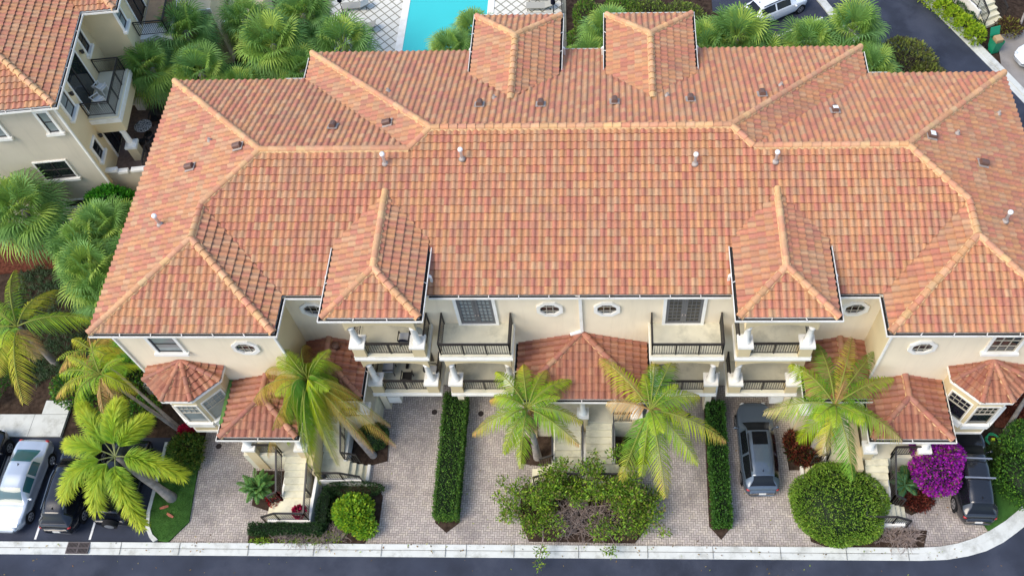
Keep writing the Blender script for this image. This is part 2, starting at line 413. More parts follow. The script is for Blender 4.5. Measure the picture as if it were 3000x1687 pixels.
for sg in (-1, 1):
    X = lambda v: sg*v
    for a, b in (((XL, YW, ZE), (XL-BW/2, YW+BW/2, Zf(BW/2))), ((XL-BW, YW, ZE), (XL-BW/2, YW+BW/2, Zf(BW/2))),
                 ((XL-BW/2, YW+BW/2, Zf(BW/2)), (XL-BW/2, BW/2, Zf(BW/2))), ((XL-BW/2, BW/2, Zf(BW/2)), (XL-D2, D2, Zf(D2))),
                 ((XL, YR2, ZE), (XL-D2, D2, Zf(D2))), ((XL-D2, D2, Zf(D2)), (XA-D2, D2, Zf(D2))), ((XA-D2, D2, Zf(D2)), (XA-D1, D1, Zf(D1))),
                 ((XA, YR1, ZE), (XA-D1, D1, Zf(D1)))):
        caps(cp, (X(a[0]), a[1], a[2]), (X(b[0]), b[1], b[2]))
caps(cp, (XA-D1, D1, Zf(D1)), (-XA+D1, D1, Zf(D1)))
cp.build('ridge_cap', ROOF)
ft = [(-XL, YW), (-XL+BW, YW), (-XL+BW, 0), (XL-BW, 0), (XL-BW, YW), (XL, YW), (XL, YR2), (XA, YR2), (XA, YR1), (-XA, YR1), (-XA, YR2), (-XL, YR2)]
m = MB().use(WHITE); fascia(m, ft, ZE-.14, ZE-.04, True)
m.prism([(x, y) for x, y in ft], ZE-.16, ZE-.14); m.build('soffit', ROOF)
gutter('gutter', ROOF, [(-XL, YW), (-XL+BW, YW), (-XL+BW, -.12)], ZE+.0)
gutter('gutter', ROOF, [(-XL+BW+.15, 0), (-10.95, 0)], ZE+.0)
gutter('gutter', ROOF, [(-6.6, 0), (6.6, 0)], ZE+.0)
gutter('gutter', ROOF, [(10.95, 0), (XL-BW-.15, 0)], ZE+.0)
gutter('gutter', ROOF, [(XL-BW, -.12), (XL-BW, YW), (XL, YW)], ZE+.0)
gutter('gutter', ROOF, [(XA+1.1, YR2), (XA+.0, YR2), (XA, YR1-.3)][::1], ZE)
gutter('gutter', ROOF, [(1, YR1), (-1, YR1)], ZE); gutter('gutter', ROOF, [(-XA, YR1-.3), (-XA, YR2), (-XA-1.1, YR2)], ZE)
# roof furniture
def boxvent(x, y, c=METAL, hood=None):
    # sits on roof plane at (x,y)
    if y > D1: z = ZE+S_*(YR1-y); dz = -S_; dirv = Vector((0, 1, 0))
    else: z = ZE; dz = 0
    return z
def rz(x, y):
    ax = abs(x)
    z = min(ZE+S_*(XL-ax), max(ZE+S_*y, 0) if y < D1 else 99, ZE+S_*(YR2-y) if ax > XA-(YR2-y) and ax > XA-D1 else 99)
    if ax > XL-BW and y < BW/2: z = max(z, min(ZE+S_*(XL-ax), ZE+S_*(ax-(XL-BW)), ZE+S_*(y-YW)))
    z2 = min(ZE+S_*(XA-ax), ZE+S_*(YR1-y), ZE+S_*y)
    if ax < XA: z = max(min(ZE+S_*(XL-ax), ZE+S_*y, ZE+S_*(YR2-y)), z2)
    return z
for i, (x, y) in enumerate([(-11.76, 8.35), (-9.08, 8.38), (-15.9, 7.0), (-18.35, 6.45), (-4.82, 9.36), (-1.91, 9.33), (1.58, 9.52), (5.18, 9.67), (8.6, 10.07), (12.02, 9.37), (15.97, 7.31), (18.33, 6.33)]):
    mb = MB(); z = rz(x, y); cm = METAL
    g = Vector((rz(x+.3, y)-rz(x-.3, y), rz(x, y+.3)-rz(x, y-.3), 0)); ang = math.atan2(g.x, -g.y) if g.length > 1e-6 else 0
    # ang: rotate so local -Y is downslope
    dn = -g.normalized(); ang = math.atan2(dn.y, dn.x)+PI/2
    mb.use(LEAD); mb.box(-.24, .24, -.26, .24, .06, .08)
    mb.use(METAL); prof = [(-.14, .05), (-.14, .20), (-.12, .24), (-.06, .27), (.06, .27), (.12, .24), (.14, .20), (.14, .05)]
    V = [(px, py, pz) for py in (-.22, .18) for px, pz in prof]
    mb.mesh(V, [(k, k+1, k+9, k+8) for k in range(7)]+[tuple(range(8, 16))])
    mb.use(DARKIN); mb.face([(px*.9, -.19, pz) for px, pz in prof])
    if i in (10, 11)[:1] or i == 9: mb.use(PIPE); mb.box(-.12, .12, -.1, .15, .262, .285)
    o = mb.build('box_vent', ROOF)
    tl = math.atan(S_)
    o.matrix_local = Matrix.Translation((x, y, z+.05))@Matrix.Rotation(ang, 4, 'Z')@Matrix.Rotation(tl, 4, 'X')
    if i == 9 or i == 10: o['label'] = 'box vent with a white patch on its hood'
for x, y in [(-8.85, 5.79), (-5.34, 5.97), (5.17, 5.67), (8.76, 5.74), (-19.11, 3.33), (18.69, 3.18)]:
    mb = MB(); z = rz(x, y); mb.use(LEAD); mb.lathe((x, y, z+.02), [(.17, .04), (.13, .12), (.09, .16)], 14)
    mb.use(PIPE); mb.lathe((x, y, z+.1), [(.07, 0), (.07, .56), (.11, .57), (.115, .64), (.10, .70), (.04, .72)], 14); mb.build('flue_pipe', ROOF, True)
for x, y in [(-9.47, 10.8), (-4.19, 10.04), (9.63, 10.99), (17.45, 7.91), (-17.72, 7.92), (20.08, 9.89), (4.1, 10.1)]:
    mb = MB(); z = rz(x, y); mb.use(LEAD); mb.lathe((x, y, z+.05), [(.14, 0), (.12, .05), (.07, .07), (.06, .2), (.045, .2), (.045, .1)], 12); mb.build('vent_stub', ROOF, True)
# towers
def tower(sg, cx, hw, yf, ze, front):
    zr = ze+S_*hw; mb = MB(); cx *= sg
    if front: ypk = yf+hw; ym = (zr-ZE)/S_; ys = (ze-ZE)/S_
    else: ypk = yf-hw; ym = YR1-(zr-ZE)/S_; ys = YR1-(ze-ZE)/S_
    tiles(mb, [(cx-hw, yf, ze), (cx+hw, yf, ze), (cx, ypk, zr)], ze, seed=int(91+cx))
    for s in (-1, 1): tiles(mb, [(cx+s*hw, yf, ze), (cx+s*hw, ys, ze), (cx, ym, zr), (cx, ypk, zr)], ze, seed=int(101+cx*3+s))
    o = mb.build('tower_roof', BLD)
    c = MB()
    caps(c, (cx-hw, yf, ze), (cx, ypk, zr)); caps(c, (cx+hw, yf, ze), (cx, ypk, zr)); caps(c, (cx, ym+(.15 if front else -.15), zr), (cx, ypk, zr)); c.build('ridge_cap', o)
    w = MB().use(STUCCO); iy = yf+(.4 if front else -.4)
    w.box(cx-hw+.35, cx+hw-.35, iy if not front else .452, (ym-1.2) if front else (ym+1.2), 9.3, ze-.05); w.build('tower_wall', BLD)
    f = MB().use(WHITE); fascia(f, [(cx-hw, ys), (cx-hw, yf), (cx+hw, yf), (cx+hw, ys)], ze-.14, ze+.02)
    f.box(cx-hw+.02, cx+hw-.02, min(yf+.02, ys), max(yf-.02, ys), ze-.16, ze-.14); f.build('soffit', o)
    pts = [(cx-hw, ys-.4 if front else ys+.4), (cx-hw, yf), (cx+hw, yf), (cx+hw, ys-.4 if front else ys+.4)]
    if not front: pts = pts[::-1]
    gutter('gutter', o, pts, ze)
    for s in (-1, 1):
        q = MB().use(WHITE); xx = cx+s*(hw+.22); yy = yf+(2.2 if front else -2.2); q.bar((cx+s*hw, yy, ze-.12), (xx, yy, ze-.2), .12, .1); q.bar((xx, yy, ze-.2), (xx, yy, ZE+.2), .1); q.build('downspout', o)
    return o
for sg in (-1, 1):
    tower(sg, 8.79, 2.08, -1.62, 10.68, True); tower(sg, 3.41, 2.21, 16.6, 10.77, False)
# walls
OV = .45
wp = [(-XL+OV, YW+OV), (-XL+BW-OV, YW+OV), (-XL+BW-OV, OV), (XL-BW+OV, OV), (XL-BW+OV, YW+OV), (XL-OV, YW+OV), (XL-OV, YR2-OV), (XA-OV, YR2-OV), (XA-OV, YR1-OV), (-XA+OV, YR1-OV), (-XA+OV, YR2-OV), (-XL+OV, YR2-OV)]
m = MB().use(STUCCO); m.prism(wp, -.3, ZE-.155); WALL = m.build('wall', BLD)
for sg in (-1, 1): m = MB().use(STUCCO); m.box(sg*1.2, sg*5.6, 13.6, 16.2, 0, 10.62); m.build('rear_bay_wall', BLD)
for sg in (-1, 1): m = MB().use(YST); m.box(sg*(XL-BW+OV-.012), sg*(XL-BW+OV), YW+OV+.005, OV-.002, 0, ZE-.156); m.build('side_wall', BLD)
for sg in (-1, 1):
    for x, y in ((XL-OV, YW+OV), (XL-BW+OV, YW+OV)):
        m = MB().use(WHITE); m.bar((sg*(x+.05*(1 if x > 15 else -1)), y-.04, .1), (sg*(x+.05*(1 if x > 15 else -1)), y-.04, ZE-.3), .09); m.build('downspout', WALL)
m = MB().use(WHITE); m.bar((0, OV-.06, 5.95), (0, OV-.06, ZE-.2), .15, .11); m.bar((0, OV-.06, 5.95), (-.55, OV-.1, 5.72), .13, .11); m.bar((0, OV-.06, ZE-.25), (-.1, -.06, ZE-.12), .15, .12)
m.build('downspout', WALL)
FS = Fr((0, OV, 0), (1, 0, 0), (0, -1, 0)); FWG = Fr((0, YW+OV, 0), (1, 0, 0), (0, -1, 0))
for x in (-1.41, 1.2, -12.3, 12.4): octwin(BLD, FS, x, 7.98)
for x in (-15.12, 15.1): octwin(BLD, FWG, x, 7.82)
window(BLD, FWG, -19.25, -18.1, 7.45, 8.9, glass=BLIND, nz=2, nx=1)
window(BLD, FWG, 17.98, 19.2, 7.45, 8.9, nz=3, nx=3, grid=mat('pale_muntin', (.4, .4, .4)))
# french doors
def frenchdoor(a0, a1, z0, z1, dark):
    f = MB().use(WHITE); FS.box(f, a0-.15, a0, z0, z1+.12, -.02, .09); FS.box(f, a1, a1+.15, z0, z1+.12, -.02, .09); FS.box(f, a0, a1, z1, z1+.12, -.02, .088); FS.box(f, a0-.15, a1+.15, z0-.14, z0, -.02, .12)
    d = f.build('french_door', BLD)
    mid = (a0+a1)/2
    for s0, s1 in ((a0, mid-.005), (mid+.005, a1)):
        q = MB().use(DOORG); st = .13
        FS.box(q, s0, s0+st, z0, z1, .0, .05); FS.box(q, s1-st, s1, z0, z1, .0, .05); FS.box(q, s0+st, s1-st, z0, z0+.16, 0, .049); FS.box(q, s0+st, s1-st, z1-.12, z1, 0, .049)
        for i in range(1, 3): a = s0+st+(s1-s0-2*st)*i/3; FS.box(q, a-.014, a+.014, z0+.16, z1-.12, .01, .04)
        for i in range(1, 7): z = z0+.16+(z1-z0-.28)*i/7; FS.box(q, s0+st, s1-st, z-.014, z+.014, .01, .038)
        dd = q.build('door_leaf', d)
        g = MB().use(BLIND if not dark else GLASS); g.face([FS.p(s0+st, z0, .008), FS.p(s1-st, z0, .008), FS.p(s1-st, z1, .008), FS.p(s0+st, z1, .008)]); g.build('pane', dd)
    h = MB().use(LEAD); FS.box(h, mid-.09, mid-.04, 7.45, 7.5, .05, .11); FS.box(h, mid+.04, mid+.09, 7.45, 7.5, .05, .11); h.build('handle', d)
frenchdoor(-5.62, -4.0, 6.68, 9.05, False); frenchdoor(3.9, 5.55, 6.68, 9.05, True)
# balcony stacks
YB = -1.3
def slab(name, x0, x1, zt, th=.36, y0=YB, y1=OV-.003, parent=None):
    m = MB().use(WHITE); m.box(x0-.06, x1+.06, y0-.06, y1, zt-th, zt-th+.16); m.box(x0, x1, y0, y1-.002, zt-th+.16, zt-.10); m.box(x0-.045, x1+.045, y0-.045, y1-.001, zt-.10, zt-.004)
    m.use(CREAMF); m.face([(x0-.03, y0-.03, zt), (x1+.03, y0-.03, zt), (x1+.03, y1, zt), (x0-.03, y1, zt)])
    return m.build(name, parent)
def archbeam(mb, x0, x1, y0, y1, zs, zc, ztop, n=14):
    """beam with arched underside: spring zs, crown zc"""
    for i in range(n):
        t0, t1 = i/n, (i+1)/n; xa, xb = x0+(x1-x0)*t0, x0+(x1-x0)*t1
        f = lambda t: zs+(zc-zs)*math.sqrt(max(0, 1-(2*t-1)**2))**.8
        za, zb = f(t0), f(t1)
        V = [(xa, y0, za), (xb, y0, zb), (xb, y0, ztop), (xa, y0, ztop), (xa, y1, za), (xb, y1, zb), (xb, y1, ztop), (xa, y1, ztop)]
        mb.mesh(V, [(0, 1, 2, 3), (7, 6, 5, 4), (0, 4, 5, 1), (3, 2, 6, 7)])
def pedestal(mb, x, y, z, h=1.05, w=.26):
    mb.use(TAN); mb.box(x-w, x+w, y-w, y+w, z, z+h); mb.use(WHITE); mb.box(x-w-.07, x+w+.07, y-w-.07, y+w+.07, z+h, z+h+.16)
ZU, ZL = 6.62, 2.80
for sg in (-1, 1):
    for (xa, xb, arch_up) in ((7.1, 10.45, True), (3.2, 6.5, False)):
        x0, x1 = sorted((sg*xa, sg*xb)); xm = (x0+x1)/2
        for z, lvl in ((ZU, 1), (ZL, 0)):
            bal = slab('balcony', x0, x1, z, parent=BLD)
            cols = (lvl == 0) or arch_up; yc = YB+.24
            if cols:
                ztop = (8.9 if lvl == 1 else 5.35)
                for px in (x0+.3, x1-.3):
                    p = MB(); pedestal(p, px, yc, z, h=.85, w=.28); p.build('pedestal', bal)
                    c = MB().use(WHITE); tuscan(c, px, yc, z+1.01, ztop+.02, .155); c.build('column', bal, True)
                b = MB().use(TAN)
                zt = 10.5 if lvl == 1 else ZU-.36
                archbeam(b, x0+.1, x1-.1, yc-.18, yc+.2, ztop, ztop+.5, zt-.003)
                for px in (x0+.1, x1-.1): b.box(px-.003, px+.003, yc+.2, OV-.01, ztop+.1, zt-.004)
                b.build('arch_beam', bal)
                railing('railing', bal, [(x0+.58, yc-.1, z), (x1-.58, yc-.1, z)], h=.98)
                for px in (x0+.06, x1-.06): railing('railing', bal, [(px, yc+.3, z), (px, OV-.05, z)])
            else:
                railing('railing', bal, [(x0+.05, OV-.05, z), (x0+.05, YB+.08, z), (x1-.05, YB+.08, z), (x1-.05, OV-.05, z)])
        # sliding door behind each level, garage door below
        m = MB().use(FRAMED)
        for z in ((ZL,) if not arch_up else (ZL, ZU)):
            FS.box(m, xm-1.2, xm+1.2, z+.02, z+2.35, -.01, .05)
        m.build('sliding_door', BLD)
        m = MB().use(GARAGE); FS.box(m, xm-1.25, xm+1.25, .02, 2.1, -.01, .05)
        for k in range(1, 4): FS.box(m, xm-1.25, xm+1.25, .02+.52*k-.01, .02+.52*k+.01, .05, .06)
        m.build('garage_door', BLD)
        m = MB().use(STUCCO)
        for px in ((xb-.2,) if xb < 7 else (xb-.15,)): m.box(sg*px-.16, sg*px+.16, YB+.35, OV-.005, 0, ZL-.365)
        if xb > 7: m.use(WHITE); m.box(sg*9.45, sg*10.1, -.95, -.25, .75, 1.45)
        m.build('garage_pier', BLD)
    m = MB().use(WHITE); m.bar((sg*6.78, -.55, .1), (sg*6.78, -.1, 2.6), .1); m.build('downspout', BLD)
# porch roofs
def porch(name, poly_list, edges, zg, gut):
    mb = MB()
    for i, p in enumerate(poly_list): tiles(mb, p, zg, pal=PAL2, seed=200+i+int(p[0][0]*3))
    o = mb.build(name, BLD); c = MB()
    for a, b in edges: caps(c, a, b, pal=PAL2, mortar=True)
    c.build('ridge_cap', o)
    for g_ in gut: gutter('gutter', o, g_, zg)
    f = MB().use(WHITE)
    for g_ in gut: fascia(f, g_, zg-.14, zg+.01)
    f.build('fascia', o)
    return o
h = 3.1; z = 4.65; yf = -2.55
po = porch('porch_roof', [[(-h, yf, z), (h, yf, z), (0, yf+h-.1, z+S_*(h-.1))], [(-h, yf, z), (-h, OV, z), (0, OV, z+S_*3.0)], [(h, yf, z), (h, OV, z), (0, OV, z+S_*3.0)]],
      [((-h, yf, z), (-.05, OV, z+S_*3.0)), ((h, yf, z), (.05, OV, z+S_*3.0))], z, [[(-h, OV), (-h, yf), (h, yf), (h, OV)]])
m = MB().use(WHITE); m.prism([(-h, yf), (h, yf), (h, OV-.01), (-h, OV-.01)], z-.16, z-.14); m.build('soffit', po); m = MB().use(TAN); m.box(-h+.35, h-.35, yf+.25, yf+.6, z-.5, z-.165); m.build('porch_beam', po)
for sg in (-1, 1):
    X = lambda v: sg*v
    # porch A between wing and tower: side eave x 10.5, ridge 12.3, wall 13.56
    z = 4.6; yf = -2.48; xr = 12.3; xe = 10.5; xw = 13.55; zr = z+S_*(xr-xe)
    o = porch('porch_roof', [[(X(xe), yf, z), (X(xw), yf, z), (X(xw), yf+xr-xe-(xw-xr), z+S_*(xr-xe-(xw-xr))), (X(xr), yf+xr-xe, zr)],
                             [(X(xe), yf, z), (X(xe), OV, z), (X(xr), OV, zr), (X(xr), yf+xr-xe, zr)],
                             [(X(xw), yf+xr-xe-(xw-xr), zr-S_*(xw-xr)), (X(xw), OV, zr-S_*(xw-xr)), (X(xr), OV, zr), (X(xr), yf+xr-xe, zr)]],
              [((X(xe), yf, z), (X(xr), yf+xr-xe, zr)), ((X(xr), OV, zr), (X(xr), yf+xr-xe, zr)), ((X(xw), yf+xr-xe-(xw-xr), zr-S_*(xw-xr)), (X(xr), yf+xr-xe, zr))], z,
              [[(X(xe), OV), (X(xe), yf), (X(xw), yf)][::sg*-1 or 1]] if False else [([(X(xw), yf), (X(xe), yf), (X(xe), OV)] if sg < 0 else [(X(xe), OV), (X(xe), yf), (X(xw), yf)])])
    m = MB().use(WHITE); m.prism([(X(xe), yf), (X(xw), yf), (X(xw), OV-.01), (X(xe), OV-.01)][::sg], z-.16, z-.14); m.use(TAN); m.box(X(xe+.35), X(xw-.02), yf+.25, yf+.6, z-.5, z-.165); m.build('soffit', o)
    if sg < 0:
        q = MB().use(METAL); q.lathe((-11.9, -.05, 5.1), [(.16, 0), (.16, .2), (.2, .22), (.2, .3), (.05, .34)], 12); q.build('round_vent', o, True)
    # porch B in front of wing
    z = 4.4; yf = -4.40; xr = 15.1; hw = 1.82; zr = z+S_*hw
    pa, pb = xr-hw, xr+hw; yb = YW+OV
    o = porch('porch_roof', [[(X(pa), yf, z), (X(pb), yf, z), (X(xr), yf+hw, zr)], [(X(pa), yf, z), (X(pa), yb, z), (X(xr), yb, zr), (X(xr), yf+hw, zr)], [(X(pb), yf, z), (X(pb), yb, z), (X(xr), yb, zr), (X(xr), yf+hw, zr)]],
              [((X(pa), yf, z), (X(xr), yf+hw, zr)), ((X(pb), yf, z), (X(xr), yf+hw, zr)), ((X(xr), yb, zr), (X(xr), yf+hw, zr))], z,
              [([(X(pb), yb), (X(pb), yf), (X(pa), yf), (X(pa), yb)] if sg < 0 else [(X(pa), yb), (X(pa), yf), (X(pb), yf), (X(pb), yb)])])
    m = MB().use(WHITE); m.prism([(X(pa), yf), (X(pb), yf), (X(pb), yb-.01), (X(pa), yb-.01)][::sg], z-.16, z-.14); m.build('soffit', o); m = MB().use(TAN); m.box(X(pa+.3), X(pb-.3), yf+.25, yf+.6, z-.5, z-.165); m.build('porch_beam', o)
    if sg < 0: q = MB().use(mat('algae_green', (.10, .20, .05), .9)); q.box(-17.06, -16.9, -3.75, -1.5, 4.33, 4.52); q.build('algae_stained_edge', o)
    # bay window
    bx = 18.65; zb0, zb1 = 2.05, 5.80; yb = YW+OV
    def octb(d): return [(bx-1.82+d, yb), (bx-1.82+d, -2.18+d*.41), (bx-.70+d*.41, -3.27+d), (bx+.70-d*.41, -3.27+d), (bx+1.82-d, -2.18+d*.41), (bx+1.82-d, yb)]
    ro = octb(0); wa = octb(.24)
    mb = MB(); ap = (X(bx), yb, 6.47)
    for i in range(5):
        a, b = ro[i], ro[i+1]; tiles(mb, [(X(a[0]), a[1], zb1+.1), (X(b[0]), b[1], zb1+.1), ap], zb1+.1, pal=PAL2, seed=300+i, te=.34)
    o = mb.build('bay_roof', BLD); c = MB()
    for q in ro[1:5]: caps(c, (X(q[0]), q[1], zb1+.1), ap, r=.11, pal=PAL2)
    c.use(MORTAR); c.lathe((ap[0], ap[1]-.10, ap[2]+.02), [(.34, -.12), (.18, .06), (.03, .10)], 10); c.build('ridge_cap', o)
    m = MB().use(WHITE); m.prism([(X(x), y) for x, y in octb(-.03)][::sg], zb1-.05, zb1+.09); m.build('fascia', o)
    m = MB().use(TAN); m.prism([(X(x), y) for x, y in wa][::sg], zb0, zb1-.055); m.use(WHITE); m.prism([(X(x), y) for x, y in octb(.18)][::sg], zb0-.14, zb0); BAY = m.build('bay_wall', BLD)
    segs = [(wa[1], wa[2]), (wa[2], wa[3]), (wa[3], wa[4])]
    for k, (a, b) in enumerate(segs):
        A = Vector((X(a[0]), a[1], 0)); B = Vector((X(b[0]), b[1], 0)); Mi = (A+B)/2; u = (B-A).normalized()
        if u.x < 0: u = -u
        nn = Vector((u.y, -u.x, 0)); L = (B-A).length; hwid = min(L/2-.10, .52)
        F_ = Fr(Mi, u, nn); wz0, wz1 = 3.15, 4.95
        w = window(BAY, F_, -hwid, hwid, wz0, wz1, trim=False, sill=False, nx=1, nz=1, glass=(BLIND if sg < 0 else GLASS), grid=mat('pale_muntin', (.4, .4, .4)))
        s = MB().use(WHITE); F_.box(s, -hwid-.13, hwid+.13, wz0-.42, wz0-.06, -.02, .15); s.build('sill', w)
        q = MB().use(mat('pale_muntin', (.4, .4, .4)))
        zc = 4.2; F_.box(q, -hwid, hwid, zc-.03, zc+.03, .014, .055)
        for t in (-.5, 0, .5): F_.box(q, t*hwid-.012, t*hwid+.012, zc+.03, wz1-.05, .014, .04)
        F_.box(q, -hwid, hwid, (zc+wz1)/2-.012, (zc+wz1)/2+.012, .014, .039); q.build('muntins', w)
# ---- porch floors, columns, stairs
def flight(mb, x0, x1, ys, zs, n, run, dy=-1, rise=.17):
    for i in range(n): mb.box(x0, x1, ys+dy*run*i, ys+dy*run*(i+1), 0, zs-rise*(i+1)) ; mb.box(x0-.0, x1, ys+dy*run*i+(.02 if dy < 0 else -.02), ys+dy*(run*(i+1)+.03), zs-rise*(i+1)-.05, zs-rise*(i+1)+.003)
PF = 1.75
for sg in (-1, 1):
    X = lambda v: sg*v
    # A stair: porch floor behind, flight to landing z .6, steps sideways toward tower
    m = MB().use(CREAMF); m.box(X(10.55), X(13.5), OV-.01, -2.15, 0, PF)
    m.use(STEP); x0, x1 = sorted((X(12.05), X(13.12)))
    flight(m, x0, x1, -2.15, PF, 6, .3)
    m.box(*sorted((X(11.75), X(13.15))), -5.0, -3.95, 0, .60)
    for i in range(3): m.box(*sorted((X(11.75-.3*i), X(11.45-.3*i))), -4.98+.003*i, -4.1, 0, .6-.17*(i+1))
    m.use(WHITE); m.box(*sorted((X(11.9), X(12.045))), -4.1, -2.15, 0, .75); m.box(*sorted((X(11.0), X(13.1))), -5.15, -5.01, 0, .72)
    m.box(*sorted((X(10.78), X(10.93))), -5.2, -4.1, 0, .22)
    st = m.build('stairs', BLD)
    railing('railing', st, [(X(11.97), -2.3, PF), (X(11.97), -4.05, .7), (X(11.25), -4.1, .5)]); railing('railing', st, [(X(13.1), -5.08, .62), (X(11.9), -5.08, .62), (X(11.0), -5.08, .12)])
    railing('railing', st, [(X(11.95), -2.15, PF), (X(10.95), -2.15, PF)], h=.9)
    q = MB(); pedestal(q, X(10.85), -2.1, 0, h=2.55, w=.24); q.build('pedestal', st)
    c = MB().use(WHITE); tuscan(c, X(10.85), -2.1, 2.7, 4.12, .15); c.build('column', st, True)
    # B stair
    m = MB().use(CREAMF); m.box(X(13.6), X(16.75), YW+OV-.01, -4.25, 0, PF)
    m.use(STEP); x0, x1 = sorted((X(13.62), X(14.72))); flight(m, x0, x1, -4.25, PF, 6, .29)
    m.box(*sorted((X(13.35), X(14.75))), -7.05, -5.99, 0, .60)
    for i in range(3): m.box(*sorted((X(14.75+.28*i), X(15.03+.28*i))), -7.03+.003*i, -6.1, 0, .6-.17*(i+1))
    m.use(WHITE); m.box(*sorted((X(13.2), X(13.345))), -7.2, -4.2, 0, .72); m.box(*sorted((X(13.35), X(15.3))), -7.22, -7.06, 0, .70); m.box(*sorted((X(14.73), X(14.85))), -5.98, -4.25, 0, .8)
    m.use(TAN); m.box(*sorted((X(13.15), X(13.42))), -4.9, -1.5, 0, 1.9)
    st = m.build('stairs', BLD)
    railing('railing', st, [(X(16.2), -4.1, PF), (X(14.85), -4.1, PF), (X(14.8), -4.3, PF), (X(14.8), -6.05, .66), (X(15.3), -6.2, .4)])
    railing('railing', st, [(X(13.28), -4.9 if sg < 0 else -6.6, 1.45 if sg < 0 else .86), (X(13.28), -7.12, .68), (X(14.7), -7.12, .68), (X(15.5), -7.12, .1)])
    for xx in (16.2, 13.65):
        q = MB(); pedestal(q, X(xx), -4.05, 0, h=2.5, w=.25); q.build('pedestal', st)
        c = MB().use(WHITE); tuscan(c, X(xx), -4.05, 2.66, 3.95, .16); c.build('column', st, True)
m = MB().use(CREAMF); m.box(-2.9, 2.9, -2.45, OV-.01, 0, PF)
m.use(STEP); flight(m, -1.42, -.12, -2.45, PF, 6, .29); flight(m, .12, 1.42, -2.45, PF, 6, .29)
m.box(-1.75, 1.75, -5.0, -4.19, 0, .6)
for sg in (-1, 1):
    for i in range(3): m.box(*sorted((sg*(1.75+.28*i), sg*(2.03+.28*i))), -4.98+.003*i, -4.25, 0, .6-.17*(i+1))
m.use(WHITE); m.box(-.115, .115, -5.0, -2.45, 0, .85); m.box(-2.0, 2.0, -5.17, -5.01, 0, .7)
for sg in (-1, 1): m.box(*sorted((sg*1.43, sg*1.57)), -4.2, -2.45, 0, .9)
st = m.build('stairs', BLD)
railing('railing', st, [(0, -2.8, 1.65), (0, -4.9, .7)])
railing('railing', st, [(-2.45, -5.08, .1), (-1.75, -5.08, .66), (1.75, -5.08, .66), (2.55, -5.08, .1)])
for sg in (-1, 1): railing('railing', st, [(sg*2.4, -2.4, PF), (sg*1.5, -2.4, PF), (sg*1.5, -4.15, .66), (sg*2.15, -4.25, .4)])
for x in (-2.62, -.0, 2.62):
    q = MB(); pedestal(q, x, -2.35, 0, h=2.55, w=.22); q.build('pedestal', st)
    c = MB().use(WHITE); tuscan(c, x, -2.35, 2.72, 4.15, .15); c.build('column', st, True)
# ------------------------------------------------------------------ GROUND
m = MB().use(SOIL); m.face([(-400, -400, -.06), (400, -400, -.06), (400, 400, -.06), (-400, 400, -.06)]); struct('ground', m)
kerb_out = [(-60, -8.68), (15.98, -8.68), (17.2, -8.62), (18.2, -8.45), (19.1, -8.2), (20.0, -7.78), (20.7, -7.33), (21.4, -6.85), (24, -4.6), (27, -1.2)]
kerb_mid = [(-60, -8.36), (15.9, -8.36), (17.05, -8.32), (18.0, -8.14), (18.95, -7.86), (19.75, -7.46), (20.55, -6.99), (21.2, -6.5), (23.75, -4.3), (26.75, -1)]
kerb_in = [(-60, -8.08), (15.8, -8.1), (16.9, -8.04), (17.8, -7.88), (18.7, -7.6), (19.5, -7.22), (20.3, -6.76), (21.0, -6.26), (23.5, -4.05), (26.5, -.8)]
m = MB().use(ASPH); m.face([(-80, -60, .0), (70, -60, 0)]+[(x, y, 0) for x, y in ((70, 40), (27, 0))]+[(x, y, 0) for x, y in kerb_out[::-1]]+[(-80, -8.68, 0)])
struct('street', m)
# kerb: gutter pan (low) and raised outer band, with joints
m = MB().use(CONC)
def strip(mb, A, B, z, x0=-60, zb=None):
    for i in range(len(A)-1): mb.face([(*A[i], z), (*A[i+1], z), (*B[i+1], zb if zb is not None else z), (*B[i], zb if zb is not None else z)])
def subdiv(P, st):
    out = [P[0]]
    for i in range(len(P)-1):
        L = math.dist(P[i], P[i+1]); K = max(1, int(L/st))
        for k in range(1, K+1): out.append((P[i][0]+(P[i+1][0]-P[i][0])*k/K, P[i][1]+(P[i+1][1]-P[i][1])*k/K))
    return out
strip(m, kerb_out, kerb_mid, .03, zb=.055); strip(m, kerb_mid, kerb_in, .07, zb=.12)
for i in range(len(kerb_mid)-1): m.face([(*kerb_mid[i], .04), (*kerb_mid[i+1], .04), (*kerb_mid[i+1], .075), (*kerb_mid[i], .075)]); m.face([(*kerb_out[i], -.05), (*kerb_out[i+1], -.05), (*kerb_out[i+1], .03), (*kerb_out[i], .03)])
for i in range(len(kerb_in)-1): m.face([(*kerb_in[i], -.05), (*kerb_in[i], .12), (*kerb_in[i+1], .12), (*kerb_in[i+1], -.05)])
struct('kerb', m)
m = MB().use(mat('joint_dark', (.13, .13, .12), .9))
for x in [-28.6, -22.5, -19.6, -16.2, -13.0, -9.7, -6.6, -5.6, -3.3, -.2, 3.1, 6.2, 9.4, 12.5, 15.4]: m.bar((x, -8.68, .06), (x, -8.09, .125), .022, .01)
m.bar((-60, -8.37, .072), (15.9, -8.37, .072), .02, .008)
struct('kerb_joint', m)
g = MB(); g.use(mat('grate_iron', (.09, .075, .075), .7, .3, noise=.2)); g.box(-25.15, -24.05, -8.66, -8.1, .08, .135)
g.use(DARKIN)
for k in range(2):
    for j in range(2):
        for i in range(7): x = -25.08+.54*k+i*.066; g.box(x, x+.03, -8.62+.27*j, -8.42+.27*j, .134, .138)
tag(g.build('drain_grate'), 'rusty iron drain grate set into the concrete kerb behind the parked cars', 'drain grate')
